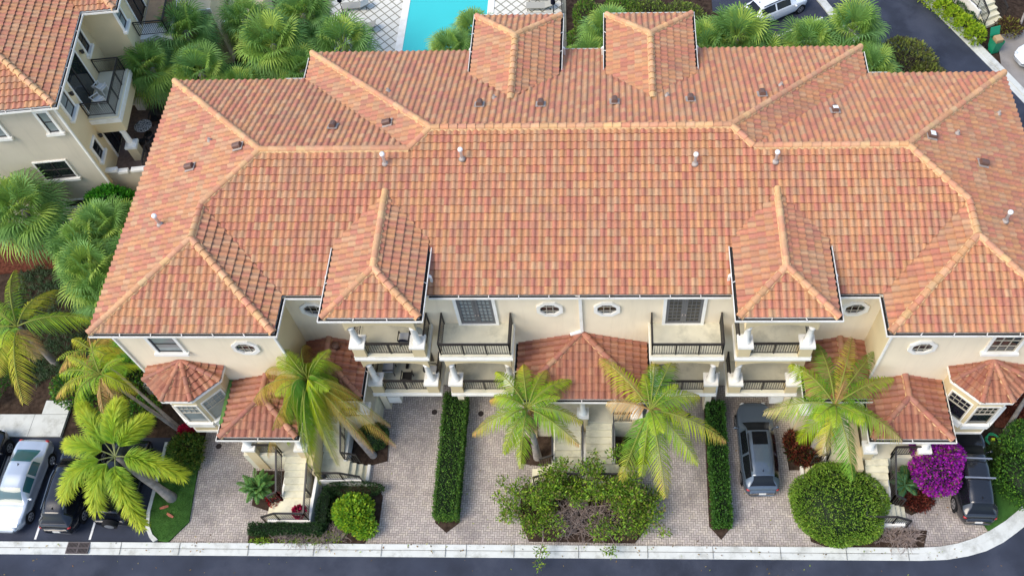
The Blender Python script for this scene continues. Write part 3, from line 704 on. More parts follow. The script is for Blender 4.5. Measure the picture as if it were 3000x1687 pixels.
# parking lot left
m = MB().use(ASPH); m.face([(-60, -8.09, .004), (-20.95, -8.09, .004), (-21.7, -6.6, .004), (-21.7, -3.4, .004), (-21.5, -2.6, .004), (-60, -2.6, .004)]); struct('parking_lot', m)
m = MB().use(LINE)
for x in (-32.6, -29.75, -26.93, -24.2): m.face([(x-.055, -7.95, .012), (x+.055, -7.95, .012), (x+.05, -3.0, .012), (x-.06, -3.0, .012)])
struct('parking_line', m)
m = MB().use(CONC); m.box(-60, -27.35, -2.6, -1.35, -.04, .12); m.box(-28.75, -27.35, -1.349, -.55, -.04, .119)
m.use(mat('joint_dark', (.13, .13, .12), .9))
for x in (-31, -29.1): m.box(x-.01, x+.01, -2.6, -1.35, .12, .122)
m.box(-28.75, -27.35, -1.36, -1.34, .12, .123)
struct('sidewalk', m)
# grass island and its kerb
isl = [(-21.55, -3.2), (-21.5, -6.6), (-21.35, -7.3), (-20.95, -7.95), (-20.25, -8.07), (-19.45, -7.05), (-19.68, -4.2), (-19.75, -3.2)]
m = MB().use(GRASS); m.prism(isl, -.05, .10); struct('lawn', m)
ko = [(-21.7, -2.9), (-21.66, -6.6), (-21.52, -7.35), (-21.2, -7.85), (-20.95, -8.08)]; ki = [(-21.55, -2.9), (-21.5, -6.55), (-21.37, -7.25), (-21.08, -7.7), (-20.75, -7.95)]
m = MB().use(CONC); m.prism(ko+ki[::-1], -.05, .15); struct('island_kerb', m)
m = MB().use(LEAF)
for i in range(9000):
    x, y = U(-21.5, -19.45), U(-8.0, -3.2)
    if not inside(isl, x, y) or segd(isl, x, y) < .05: continue
    a = U(0, 2*PI); h = U(.02, .05); c = U(.8, 1.25); m.face([(x, y, .1), (x+cos(a)*.02, y+sin(a)*.02, .1), (x+cos(a+1)*.03, y+sin(a+1)*.03, .1+h)], (.06*c, .15*c, .028*c))
tag(m.build('grass'), 'short green lawn grass on the kerbed island beside the car park', 'grass', kind='stuff')
# driveways: herringbone pavers
hx0, hx1 = -19.75, 19.6
dpoly = [(-19.72, -3.0), (-19.5, -7.07), (-20.25, -8.1), (15.8, -8.1), (16.9, -8.04), (17.8, -7.88), (18.7, -7.6), (19.4, -7.28), (19.05, -6.6), (19.9, .4), (-19.7, .4)]
m = MB().use(SAND); m.face([(x, y, .0) for x, y in dpoly]); struct('driveway_base', m)
m = MB().use(PAVE); bw = .112; g = .009; T = tris(dpoly)
PC = [(.44, .385, .34), (.47, .415, .36), (.41, .36, .32), (.475, .415, .35), (.425, .37, .33), (.45, .395, .345), (.40, .345, .31)]
beds = []
NX = int((19.9+20.3)/bw)+2; NY = int((.4+8.2)/bw)+2
bldg = [(-14.6, OV), (14.6, OV)]
for i in range(NX):
    for j in range(NY):
        d = (i-j) % 4
        if d not in (0, 3): continue
        x = -20.3+i*bw; y = -8.2+j*bw
        if d == 0: q = [(x+g, y+g), (x+2*bw-g, y+g), (x+2*bw-g, y+bw-g), (x+g, y+bw-g)]
        else: q = [(x+g, y+g), (x+bw-g, y+g), (x+bw-g, y+2*bw-g), (x+g, y+2*bw-g)]
        cx, cy = x+bw, y+bw*.75
        if (abs(cx) < 1.7 and cy > -4.9) or (11.8 < abs(cx) < 16.6 and cy > -4): continue
        kf = U(.88, 1.12); c = tuple(v*kf for v in PC[RNG.randrange(7)])
        if segd(dpoly, cx, cy) > .25:
            if inside(dpoly, cx, cy): m.face([(a, b, .005) for a, b in q], c)
        else:
            for t in T:
                r = clipc([(a, b, .005) for a, b in q], t)
                if len(r) > 2: m.face(r, c)
struct('driveway', m)
m = MB().use(mat('manhole_iron', (.035, .025, .022), .7))
for x, y in ((-18.89, -3.07), (-7.87, -1.13), (-5.42, -1.21), (5.37, -1.28)):
    q = MB().use(MATS['manhole_iron']); q.lathe((x, y, .004), [(.15, 0), (.15, .012), (.12, .014)], 18)
    tag(q.build('drain_cover'), {-18.89: 'small round drain cover on pavers near the grass island', -7.87: 'dark round drain cover left of the long narrow hedge', -5.42: 'dark round drain cover right of the long narrow hedge', 5.37: 'round drain cover under the palm fronds near the middle-right garage'}[x], 'drain cover', 'round drain covers in the driveways')
# planting beds
def bed(pts, z=.06, name='planting_bed'):
    q = MB().use(SOIL); q.prism(pts, -.02, z); struct(name, q)
bed([(-16.3, -8.06), (-16.4, -7.25), (-13.15, -7.25), (-13.1, -5.2), (-10.3, -5.2), (-10.0, -5.7), (-10.0, -7.1), (-10.6, -8.06)])
bed([(-3.0, -5.2), (-3.2, -6.6), (-2.6, -7.9), (2.5, -7.95), (3.1, -7.2), (3.0, -5.2)])
bed([(10.9, -7.8), (11.6, -8.06), (16.2, -8.06), (16.5, -7.25), (13.15, -7.25), (13.1, -5.2), (10.9, -5.2)])
bed([(-11.9, -2.4), (-10.1, -2.4), (-10.0, -3.85), (-10.9, -4.1), (-11.85, -4.05)])
bed([(-3.3, -2.5), (-1.6, -2.5), (-1.6, -4.15), (-3.2, -3.95)]); bed([(3.3, -2.5), (1.6, -2.5), (1.6, -4.15), (3.2, -3.95)])
bed([(10.15, -2.4), (11.85, -2.4), (11.85, -4.2), (10.25, -4.25)])
bed([(-15.2, -6.6), (-16.5, -6.2), (-16.6, -4.4), (-14.9, -4.4), (-14.9, -6.0)]); bed([(16.9, -6.0), (15.9, -6.5), (14.95, -6.0), (14.95, -4.35), (16.9, -4.35)])
bed([(-7.3, -.5), (-6.1, -.5), (-6.05, -7.0), (-6.65, -7.5), (-7.25, -7.0)]); bed([(6.2, -.9), (7.3, -.9), (7.2, -7.1), (6.65, -7.75), (6.1, -7.1)])
# right corner grass / planting
m = MB().use(GRASS); m.prism([(19.15, -6.7), (19.4, -7.3), (20.3, -6.78), (21.0, -6.28), (23.5, -4.07), (23, -2), (20.3, -3)], -.05, .10); struct('lawn', m)
m = MB().use(mat('bark_bed', (.10, .035, .022), .95, .05, noise=.5, nscale=8, bump=1, bscale=30)); m.prism([(-36, 10.2), (-29.2, 10.2), (-29.0, 8.1), (-36, 7.4)], -.05, .03); m.prism([(20.9, -1.9), (24, -1.9), (24, 2.6), (21.2, 2.6)], -.05, .03); struct('red_mulch', m)
# rear: pool, deck, road
m = MB().use(DECKJ); m.face([(-18.4, 18, .0), (-1.3, 18, 0), (-2.2, 45, 0), (-18.9, 45, 0)]); struct('pool_deck', m)
m = MB().use(DECKT); dx, dy = .74, .80
for i in range(-32, 4):
    for j in range(0, 70):
        x = (i+(j % 2)*.5)*dx; y = 18+j*dy/2
        if -13.0 < x < -7.2 and y > 24: continue
        if not (-18.2 < x < -1.9): continue
        k = U(.92, 1.05); a = .43
        m.face([(x-dx*a, y, .012), (x, y-dy*a, .012), (x+dx*a, y, .012), (x, y+dy*a, .012)], None)
struct('deck_tile', m)
m = MB().use(WHITE); m.box(-13.25, -12.75, 24.1, 44, 0, .05); m.box(-7.2, -6.75, 24.1, 44, 0, .05); m.box(-12.75, -7.2, 23.7, 24.1, 0, .05); struct('pool_coping', m)
m = MB().use(POOLW); m.face([(-12.76, 24.1, .02), (-7.19, 24.1, .02), (-7.19, 44, .02), (-12.76, 44, .02)]); struct('pool_water', m)
# rear-right asphalt
def off(P, d):
    out = []
    for i, (x, y) in enumerate(P):
        a = P[max(i-1, 0)]; b = P[min(i+1, len(P)-1)]; dx, dy = b[0]-a[0], b[1]-a[1]; L = math.hypot(dx, dy); out.append((x+dy/L*d, y-dx/L*d))
    return out
EL = [(19.5, 38.6), (22.97, 29.91), (26.19, 23.31), (27.75, 19.9), (31, 12), (34, 0)]
m = MB().use(ASPH); m.face([(8.5, 45, .0), (8.5, 29), (12.0, 25.6), (17.6, 25.4), (21.6, 24.8), (23.6, 21), (24.5, 14), (24, -4)][0:1]+[(8.5, 29, 0), (12.0, 25.6, 0), (17.6, 25.4, 0), (21.6, 24.8, 0), (23.6, 21, 0), (24.3, 14, 0), (26.6, -.9, 0), (34, 0, 0), (31, 12, 0), (27.75, 19.9, 0), (26.19, 23.31, 0), (22.97, 29.91, 0), (19.5, 38.6, 0), (19.5, 45, 0)])
struct('rear_road', m)
m = MB().use(CONC)
A = EL; B = [(x+.32, y+.14) for x, y in EL]; Cc = [(x+.66, y+.28) for x, y in EL]
for i in range(len(EL)-1): m.face([(*A[i], .02), (*A[i+1], .02), (*B[i+1], .04), (*B[i], .04)]); m.face([(*B[i], .10), (*B[i+1], .10), (*Cc[i+1], .12), (*Cc[i], .12)]); m.face([(*B[i], .04), (*B[i+1], .04), (*B[i+1], .10), (*B[i], .10)])
m.prism([(15.2, 31.3), (16.65, 27.9), (17.2, 28.0), (15.75, 31.4)], -.02, .10); m.prism([(16.65, 27.89), (18.3, 24.5), (18.85, 24.6), (17.2, 27.99)], -.02, .10)
struct('rear_kerb', m)
m = MB().use(LINE); m.face([(11.6, 26.0, .01), (11.65, 25.9, .01), (16.0, 28.2, .01), (15.95, 28.32, .01)]); m.face([(10.2, 29.2, .01), (10.25, 29.1, .01), (12.2, 30.1, .01), (12.15, 30.22, .01)]); struct('parking_line', m)
m = MB().use(PAVE, (.27, .25, .23)); m.face([(27.3, 26.3, .006), (26.95, 23.4, .006), (28.5, 20.1, .006), (40, 20, .006), (40, 30, .006), (28.4, 26.6, .006)]); struct('driveway', m)
# ------------------------------------------------------------------ NEIGHBOUR BUILDING (left)
TH = R_(6.8); NO = (-27.06, 11.42)
NB = thing('neighbour_building', 'yellow and greige apartment house with balcony cut off by the top left corner', 'building', (NO[0], NO[1], 0), TH)
nr = MB()
def H(d): return ZE+S_*d
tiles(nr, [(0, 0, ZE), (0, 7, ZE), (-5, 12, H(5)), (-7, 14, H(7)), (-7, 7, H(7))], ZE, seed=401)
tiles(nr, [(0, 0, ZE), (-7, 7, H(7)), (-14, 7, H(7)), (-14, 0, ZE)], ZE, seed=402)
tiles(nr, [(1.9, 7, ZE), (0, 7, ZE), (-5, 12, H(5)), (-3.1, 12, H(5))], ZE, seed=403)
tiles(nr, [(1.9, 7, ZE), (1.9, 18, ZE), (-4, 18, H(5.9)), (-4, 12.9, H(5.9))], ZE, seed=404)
NR = nr.build('roof', NB)
c = MB(); caps(c, (0, 0, ZE), (-7, 7, H(7))); caps(c, (1.9, 7, ZE), (-4, 12.9, H(5.9))); c.build('ridge_cap', NR)
gutter('gutter', NR, [(-14, 0), (0, 0), (0, 6.9)], ZE); gutter('gutter', NR, [(.1, 7), (1.9, 7), (1.9, 18)], ZE)
m = MB().use(WHITE); fascia(m, [(-14, 0), (0, 0), (0, 7), (1.9, 7), (1.9, 18)], ZE-.14, ZE+.02); m.prism([(-14, 0), (0, 0), (0, 7), (1.9, 7), (1.9, 18), (-14, 18)], ZE-.16, ZE-.14); m.build('soffit', NR)
m = MB().use(GREYST); m.prism([(-14, .45), (-.45, .45), (-.45, 7.45), (1.45, 7.45), (1.45, 18), (-14, 18)], -.2, ZE-.165)
m.build('wall', NB)
m = MB().use(YST); m.box(-.45, -.438, .452, 7.449, 2.8, ZE-.166); m.box(-.437, 1.449, 7.438, 7.45, 2.8, ZE-.166); m.box(1.45, 1.462, 7.44, 18, 0, ZE-.166); m.build('side_wall', NB)
m = MB().use(WHITE); m.box(-14, -.46, .40, .448, -.1, .22); m.build('base_band', NB)
m = MB().use(WHITE); m.bar((-.42, .40, .2), (-.42, .40, ZE-.3), .1); m.build('downspout', NB)
NS = Fr((0, .45, 0), (1, 0, 0), (0, -1, 0)); NE_ = Fr((-.438, 0, 0), (0, 1, 0), (1, 0, 0)); NE2 = Fr((1.462, 0, 0), (0, 1, 0), (1, 0, 0))
window(NB, NS, -1.47, -.95, 7.62, 9.1, nx=1, glass=BLIND); window(NB, NS, -4.35, -3.72, 7.62, 9.1, nx=1, glass=BLIND)
window(NB, NS, -3.55, -1.85, 3.95, 5.35, nx=2, fw=.08); window(NB, NS, -3.65, -2.3, 1.45, 1.92, nx=2, nz=1, fw=.08)
window(NB, NE_, 5.95, 6.6, 7.85, 9.2, nx=1); window(NB, NE_, 1.1, 1.95, 7.8, 9.1, nx=1, glass=BLIND); window(NB, NE_, 1.0, 1.7, 4.45, 5.5, nx=1)
window(NB, NE2, 7.5, 8.2, 8.0, 9.3, nx=1, glass=BLIND)
def sliding(fr, a0, a1, z0, z1):
    f = MB().use(WHITE); fr.box(f, a0-.1, a0, z0, z1+.1, 0, .07); fr.box(f, a1, a1+.1, z0, z1+.1, 0, .07); fr.box(f, a0, a1, z1, z1+.1, 0, .068); d = f.build('sliding_door', NB)
    g = MB().use(GLASS); g.face([fr.p(a0, z0, .01), fr.p(a1, z0, .01), fr.p(a1, z1, .01), fr.p(a0, z1, .01)]); g.build('pane', d)
    q = MB().use(FRAMED)
    for t in (0, .5, 1): a = a0+(a1-a0)*t; fr.box(q, a-.04, a+.04, z0, z1, .012, .05)
    q.build('sash', d)
sliding(NE_, 2.75, 4.95, 6.45, 8.95); sliding(NE_, 2.7, 4.4, 2.85, 5.1); sliding(NE2, 9.4, 11.2, 6.45, 8.95)
for a, z in ((5.45, 8.35), (2.3, 8.3), (2.25, 5.0)):
    m = MB().use(BRONZE); m.lathe((-.3, a, z), [(.05, 0), (.1, .04), (.11, .2), (.03, .26)], 8); m.bar((-.44, a, z+.2), (-.3, a, z+.22), .04); m.build('wall_lamp', NB)
m = MB().use(WHITE); m.box(-.43, 1.28, 2.3, 6.1, 5.95, 6.25); m.use(CREAMF); m.box(-.43, 1.22, 2.36, 6.04, 6.25, 6.4); m.use(YST); m.box(-.43, 1.15, 2.45, 5.95, 5.1, 5.95); NBAL = m.build('balcony', NB)
railing('railing', NBAL, [(-.4, 2.5, 6.4), (1.08, 2.5, 6.4), (1.08, 5.9, 6.4), (-.4, 5.9, 6.4)])
m = MB().use(WHITE); m.use(YST); m.box(.62, 1.15, 2.2, 2.75, 2.8, 3.85); m.use(WHITE); m.box(.55, 1.22, 2.13, 2.82, 3.85, 4.0); tuscan(m, .88, 2.48, 4.0, 5.12, .17); m.build('column', NBAL)
m = MB().use(TAN); m.box(-.43, 3.0, .95, 9.0, 2.55, 2.795); m.use(GREYST); m.box(-.45, 1.7, .80, .95, -.2, 3.45); m.use(mat('brown_paver', (.20, .14, .11), .9, .1, noise=.2, nscale=6)); m.box(-.43, 3.0, .96, 9.0, 2.795, 2.80)
m.use(WHITE); m.box(-.5, .2, .72, 1.02, 3.6, 3.75); m.box(.2, .75, .72, 1.02, 3.42, 3.58); m.box(.95, 1.75, .72, 1.02, 3.45, 3.6); TER = m.build('terrace', NB)
railing('railing', TER, [(1.6, 1.1, 2.8), (1.6, 2.4, 2.8), (2.2, 2.9, 2.8)]); railing('railing', TER, [(1.7, 6.1, 2.8), (1.95, 4.75, 2.8), (2.7, 4.75, 2.8)])
m = MB().use(WHITE); m.box(1.47, 3.3, 8.6, 12.6, 5.95, 6.25); m.use(mat('tan_awning', (.52, .33, .19), .8, .1, noise=.1)); m.box(1.6, 3.15, 9.9, 12.5, 6.26, 6.42); NB2 = m.build('balcony', NB)
railing('railing', NB2, [(1.5, 8.7, 6.4), (3.2, 8.7, 6.4), (3.2, 12.5, 6.4)])
m = MB().use(YST); m.box(1.6, 4.5, 12.7, 16, 0, 4.6); m.use(WHITE); m.box(1.55, 4.6, 12.6, 12.69, 4.4, 4.7); m.box(4.7, 7.2, 13.4, 13.7, 2.6, 2.9); m.use(YST); m.box(4.75, 7.1, 13.75, 17, 0, 2.7); m.build('rear_wing', NB)
def nw(u, v, z=0): return (NO[0]+u*cos(TH)-v*sin(TH), NO[1]+u*sin(TH)+v*cos(TH), z)
# ------------------------------------------------------------------ FURNITURE
def chair(name, label, loc, rz, col, back, group, arms=True, seatc=None, s=1.0):
    t = thing(name, label, 'chair', loc, rz, group)
    q = MB().use(seatc or col); q.box(-.24*s, .24*s, -.24*s, .24*s, .40, .45); q.build('seat', t)
    q = MB().use(back)
    for i in range(6):
        a0, a1 = -.24+i*.08, -.24+(i+1)*.08; f = lambda a: .88-(a/.24)**2*.14; q.mesh([(a0*s, .23, .45), (a1*s, .23, .45), (a1*s, .33, f(a1)), (a0*s, .33, f(a0)), (a0*s, .26, .45), (a1*s, .26, .45), (a1*s, .36, f(a1)), (a0*s, .36, f(a0))], [(0, 1, 2, 3), (7, 6, 5, 4), (3, 2, 6, 7), (0, 3, 7, 4), (1, 5, 6, 2)])
    q.build('backrest', t)
    for x in (-.23, .23):
        for y in (-.23, .24): q = MB().use(col); q.bar((x*s, y*s, 0), (x*.95*s, y*.95*s, .40), .035); q.build('leg', t)
        if arms: q = MB().use(col); q.bar((x*1.1*s, -.22, .64), (x*1.1*s, .28, .66), .04); q.bar((x*1.1*s, -.22, .64), (x*1.02*s, -.22, .40), .03); q.build('armrest', t)
    return t
WPL = mat('white_plastic', (.72, .70, .64), .4, .4); NAVY = mat('navy_cloth', (.012, .014, .03), .8, .1); GCU = mat('grey_cushion', (.40, .42, .44), .8, .1); BLKM = mat('black_metal', (.015, .014, .014), .5, .4)
chair('patio_chair', 'white plastic armchair nearer the balcony corner of the neighbouring yellow house', nw(.2, 3.35, 6.4), TH+2.4, WPL, WPL, 'white chairs on the neighbouring balcony')
chair('patio_chair', 'white plastic armchair near the sliding door of the neighbouring balcony', nw(.15, 4.3, 6.4), TH+2.7, WPL, WPL, 'white chairs on the neighbouring balcony')
for i, (u, v, r, lb) in enumerate([(1.55, 5.05, 0, 'dark metal chair behind the mosaic table'), (2.15, 4.2, -1.3, 'dark metal chair right of the mosaic table'), (1.75, 3.35, 2.6, 'dark metal chair in front of the mosaic table, right one'), (1.0, 3.25, 3.2, 'dark metal chair in front of the mosaic table, left one')]):
    chair('patio_chair', lb, nw(u, v, 2.8), TH+r, BLKM, BLKM, 'dark metal chairs round the mosaic table')
t = thing('mosaic_table', 'round table with a grey and white mosaic top on the brown terrace', 'table', nw(1.1, 4.25, 2.8), 0)
m = MB().use(mat('mosaic', (.30, .30, .29), .5, .3)); 
def voro(matn, c2):
    mt = MATS[matn]; n = mt.node_tree; v = n.nodes.new('ShaderNodeTexVoronoi'); v.inputs['Scale'].default_value = 9; v.feature = 'DISTANCE_TO_EDGE'
    tc = n.nodes.new('ShaderNodeTexCoord'); n.links.new(tc.outputs['Object'], v.inputs['Vector']); r = n.nodes.new('ShaderNodeMapRange'); r.inputs[1].default_value = .06; r.inputs[2].default_value = .12
    x = n.nodes.new('ShaderNodeMix'); x.data_type = 'RGBA'; x.inputs[6].default_value = (.03, .03, .03, 1); x.inputs[7].default_value = c2
    n.links.new(v.outputs[0], r.inputs[0]); n.links.new(r.outputs[0], x.inputs[0]); n.links.new(x.outputs[2], n.nodes['Principled BSDF'].inputs['Base Color'])
voro('mosaic', (.42, .41, .38, 1))
m.lathe((0, 0, .70), [(.5, 0), (.52, .02), (.5, .04)], 26); m.build('table_top', t)
m = MB().use(BLKM); m.lathe((0, 0, 0), [(.25, 0), (.04, .05), (.03, .7)], 10); m.build('table_base', t)
q = MB().use(WHITE); q.box(-.25, .25, -.25, .25, 0, .5); q.box(-.3, .3, -.3, .3, .5, .57); o = q.build('planter_box'); o.location = nw(.45, 6.5, 2.8); tag(o, 'white square planter under the fan palm on the brown terrace', 'planter')
# main building balcony furniture
chair('balcony_chair', 'dark navy backed chair with a pale seat on the upper left tower balcony', (-8.15, -.55, ZU), PI, BLKM, NAVY, 'chairs on the tower balconies', seatc=GCU)
t = thing('side_table', 'small pale glass side table beside the navy chair', 'table', (-7.6, -.3, ZU)); q = MB().use(BLIND); q.lathe((0, 0, .46), [(.28, 0), (.28, .03)], 16); q.build('table_top', t)
for a in range(3): q = MB().use(BLKM); q.bar((.22*cos(a*2.1), .22*sin(a*2.1), 0), (.2*cos(a*2.1), .2*sin(a*2.1), .46), .03); q.build('leg', t)
chair('balcony_chair', 'black chair with a grey cushion in a back corner of the lower left tower balcony', (-9.75, -.15, ZL), -PI/2, BLKM, BLKM, 'chairs on the tower balconies', seatc=GCU, s=1.15)
chair('balcony_chair', 'all black chair against the railing of the lower left tower balcony', (-8.75, -.65, ZL), PI, BLKM, BLKM, 'chairs on the tower balconies')
chair('balcony_chair', 'black chair behind the right column of the lower left tower balcony', (-7.55, -.3, ZL), PI/2, BLKM, BLKM, 'chairs on the tower balconies', seatc=GCU)
o = MB().use(BLKM); o.box(-.07, .07, -.12, .12, 0, .1); o = o.build('doorstop'); o.location = (-8.9, .1, ZL); tag(o, 'small dark object lying on the floor of the lower left tower balcony', 'small object')
# ------------------------------------------------------------------ CARS
def interp(T, t):
    for i in range(len(T)-1):
        if t <= T[i+1][0]:
            f = (t-T[i][0])/(T[i+1][0]-T[i][0]); f = f*f*(3-2*f)*.5+f*.5
            return T[i][1]+(T[i+1][1]-T[i][1])*f
    return T[-1][1]
SUV = dict(w=[(0, .40), (.015, .56), (.05, .72), (.11, .85), (.22, .91), (.72, .92), (.9, .87), (.965, .79), (1, .64)], belt=[(0, .60), (.02, .74), (.08, .90), (.24, 1.02), (.5, 1.04), (.92, 1.08), (.975, 1.0), (1, .72)],
           top=[(0, .62), (.02, .80), (.08, .97), (.26, 1.10), (.40, 1.57), (.52, 1.67), (.74, 1.64), (.865, 1.55), (.955, 1.14), (.985, 1.0), (1, .74)], rw=[(0, .3), (.05, .58), (.24, .76), (.36, .58), (.8, .54), (.9, .50), (.965, .70), (1, .55)], cab=(.26, .40, .865, .955))
SEDAN = dict(w=[(0, .36), (.015, .52), (.05, .70), (.11, .83), (.25, .90), (.75, .90), (.93, .86), (.985, .76), (1, .64)], belt=[(0, .55), (.02, .66), (.1, .80), (.27, .93), (.6, .97), (.86, 1.0), (.97, .96), (1, .70)],
             top=[(0, .57), (.02, .70), (.1, .86), (.27, .98), (.42, 1.38), (.55, 1.45), (.68, 1.42), (.86, 1.07), (.97, 1.0), (1, .74)], rw=[(0, .5), (.05, .66), (.27, .73), (.42, .56), (.7, .55), (.86, .66), (.96, .62), (1, .5)], cab=(.27, .42, .70, .86))
BOXY = dict(w=[(0, .72), (.02, .80), (.07, .86), (.2, .88), (.93, .88), (.985, .85), (1, .78)], belt=[(0, .66), (.02, .86), (.08, 1.0), (.26, 1.06), (.95, 1.10), (.99, 1.04), (1, .8)],
            top=[(0, .68), (.02, .92), (.08, 1.06), (.27, 1.14), (.345, 1.70), (.5, 1.76), (.95, 1.74), (.985, 1.12), (1, .84)], rw=[(0, .6), (.05, .68), (.27, .74), (.345, .66), (.95, .66), (.985, .74), (1, .65)], cab=(.27, .345, .955, .983))
def car(name, label, loc, rz, prof, paint, L=4.6, zs=1.0, group=None, glass=CARG, sunroof=None, rails=None, bars=False, spare=False, tail=True, plate=True, rimm=RIM, cat='car'):
    """local -Y is the front"""
    t = thing(name, label, cat, loc, rz, group)
    NS_, body, gl = 64, MB().use(paint), MB().use(glass)
    c0, c1, c2, c3 = prof['cab']; ts = sorted(set([i/NS_ for i in range(NS_+1)]+[c0, c1, c2, c3, c1+.02, c2-.02, (c1+c2)/2-.012, (c1+c2)/2+.012]))
    rows = []
    for q in ts:
        w, bt, tp, rw = (interp(prof[k], q) for k in ('w', 'belt', 'top', 'rw')); bt *= zs; tp *= zs; y = (q-.5)*L
        zb = .26 if .06 < q < .94 else .34
        sec = [(0, zb), (w*.8, zb), (w*.96, zb+.08), (w, zb+.22), (w*1.005, (zb+bt)*.5+.06), (w*.985, bt-.10), (w*.955, bt)]
        sec += [(w*.955+(rw-w*.955)*.12, bt+(tp-bt)*.10)]
        sec += [(w*.955+(rw-w*.955)*.88, bt+(tp-bt)*.80), (rw*.93, tp-.02*zs), (rw*.6, tp+.008), (0, tp+.02)]
        rows.append([(x, y, z) for x, z in sec])
    NK = len(rows[0])
    for i in range(len(ts)-1):
        qa = (ts[i]+ts[i+1])/2
        for k in range(NK-1):
            isg = False
            if k == 7 and c1-.03 < qa < c2+.015 and not abs(qa-(c1+c2)/2) < .012: isg = True
            if k in (9, 10, 8) and (c0+.012 < qa < c1-.006): isg = k != 8
            if k in (9, 10) and (c2+.006 < qa < c3-.008): isg = True
            m_ = gl if isg else body
            for s in (-1, 1):
                f = [rows[i][k], rows[i+1][k], rows[i+1][k+1], rows[i][k+1]]; f = [(s*x, y, z) for x, y, z in f]
                m_.face(f if s > 0 else f[::-1])
    for r_, rev in ((rows[0], 1), (rows[-1], 0)): body.face([(x, y, z) for x, y, z in r_]+[(-x, y, z) for x, y, z in r_[-2:0:-1]])
    # weld for smooth shading
    for mb_, nm in ((body, 'body'), (gl, 'windows')):
        dd = {}; nv = []; mp = []
        for v_ in mb_.v:
            k_ = (round(v_[0], 4), round(v_[1], 4), round(v_[2], 4))
            if k_ not in dd: dd[k_] = len(nv); nv.append(v_)
            mp.append(dd[k_])
        F_, M_, C_ = [], [], []
        for f, a, b in zip(mb_.f, mb_.m, mb_.c):
            g_ = []
            for i_ in f:
                if mp[i_] not in g_: g_.append(mp[i_])
            if len(g_) > 2: F_.append(tuple(g_)); M_.append(a); C_.append(b)
        mb_.v, mb_.f, mb_.m, mb_.c = nv, F_, M_, C_
        o_ = mb_.build(nm, t, True)
    # wheels
    wb = L*.305
    for s in (-1, 1):
        for y in (-wb-.03, wb):
            R0 = .35*zs if prof is not SEDAN else .32; xw = interp(prof['w'], y/L+.5)
            a = MB().use(RUB); yy = y
            n = 22
            V = [(s*(xw+.006), yy+R0*1.17*cos(2*PI*i/n), .33+R0*1.17*sin(2*PI*i/n)) for i in range(n)]; a.face([v for v in V if True]); 
            a.tube([(s*(xw-.2), yy, R0), (s*(xw+.03), yy, R0)], R0, 24); wh = a.build('wheel', t, False)
            a = MB().use(rimm); a.tube([(s*(xw+.025), yy, R0), (s*(xw+.034), yy, R0)], R0*.68, 20)
            rr = a.build('rim', wh); a = MB().use(RUB)
            for k in range(5): an = 2*PI*k/5; a.face([(s*(xw+.036), yy+R0*.14*cos(an), R0+R0*.14*sin(an)), (s*(xw+.036), yy+R0*.58*cos(an-.3), R0+R0*.58*sin(an-.3)), (s*(xw+.036), yy+R0*.58*cos(an+.3), R0+R0*.58*sin(an+.3))])
            a.build('spoke_gap', wh)
        a = MB().use(paint); q = c0+.06; yy = (q-.5)*L; xw = interp(prof['w'], q)
        a.bar((s*xw*.95, yy, 1.0*zs), (s*(xw+.1), yy, 1.02*zs), .05); a.mesh(*ellips((s*(xw+.14), yy-.02, 1.04*zs), (.10, .07, .075))); a.build('mirror', t, True)
        a = MB().use(mat('headlight', (.55, .58, .6), .1, .8)); xx = interp(prof['w'], .035)*.78; a.mesh(*ellips((s*xx, (-.5+.032)*L, .72*zs), (.15, .12, .07))); a.build('headlight', t, True)
        if tail:
            a = MB().use(mat('taillight', (.35, .01, .012), .2, .6)); xx = interp(prof['w'], .97)*.86; a.mesh(*ellips((s*xx, .468*L, .92*zs), (.13, .10, .075))); a.build('taillight', t, True)
        if rails:
            a = MB().use(rails); zt = interp(prof['top'], .6)*zs; a.bar((s*.56, (c1+.03-.5)*L, zt-.03), (s*.58, 0, zt+.025), .04); a.bar((s*.58, 0, zt+.025), (s*.55, (c2-.03-.5)*L, zt-.04), .04); a.build('roof_rail', t)
    if sunroof:
        y0, y1 = sunroof; zt = lambda q: interp(prof['top'], q)*zs+.052
        a = MB().use(CARG); q0, q1 = y0/L+.5, y1/L+.5; a.face([(-.36, y0, zt(q0)), (.36, y0, zt(q0)), (.36, y1, zt(q1)), (-.36, y1, zt(q1))]); a.build('sunroof', t)
    if bars:
        for y in (-.25, .72):
            a = MB().use(RIM); zt = interp(prof['top'], .5)*zs; a.bar((-.72, y, zt+.12), (.72, y, zt+.12), .07, .04); a.bar((-.6, y, zt-.03), (-.6, y, zt+.1), .05); a.bar((.6, y, zt-.03), (.6, y, zt+.1), .05); a.build('roof_bar', t)
    if spare:
        a = MB().use(RUB); a.tube([(-.12, L/2+.0, .95), (-.12, L/2+.24, .95)], .36, 24); sp = a.build('spare_wheel', t); a = MB().use(RIM); a.tube([(-.12, L/2+.235, .95), (-.12, L/2+.26, .95)], .22, 20); a.build('cover', sp)
    if plate:
        a = MB().use(WPL); a.box(-.17, .17, L/2*.985, L/2+.03, .62, .76); a.build('number_plate', t)
    a = MB().use(RUB); qf = c2-.05; zt = interp(prof['top'], qf)*zs; a.mesh([(-.03, (qf-.5)*L+.1, zt), (.03, (qf-.5)*L+.1, zt), (0, (qf-.5)*L+.12, zt+.11), (0, (qf-.5)*L-.06, zt)], [(0, 1, 2), (0, 2, 3), (1, 3, 2)]); a.build('antenna', t)
    return t
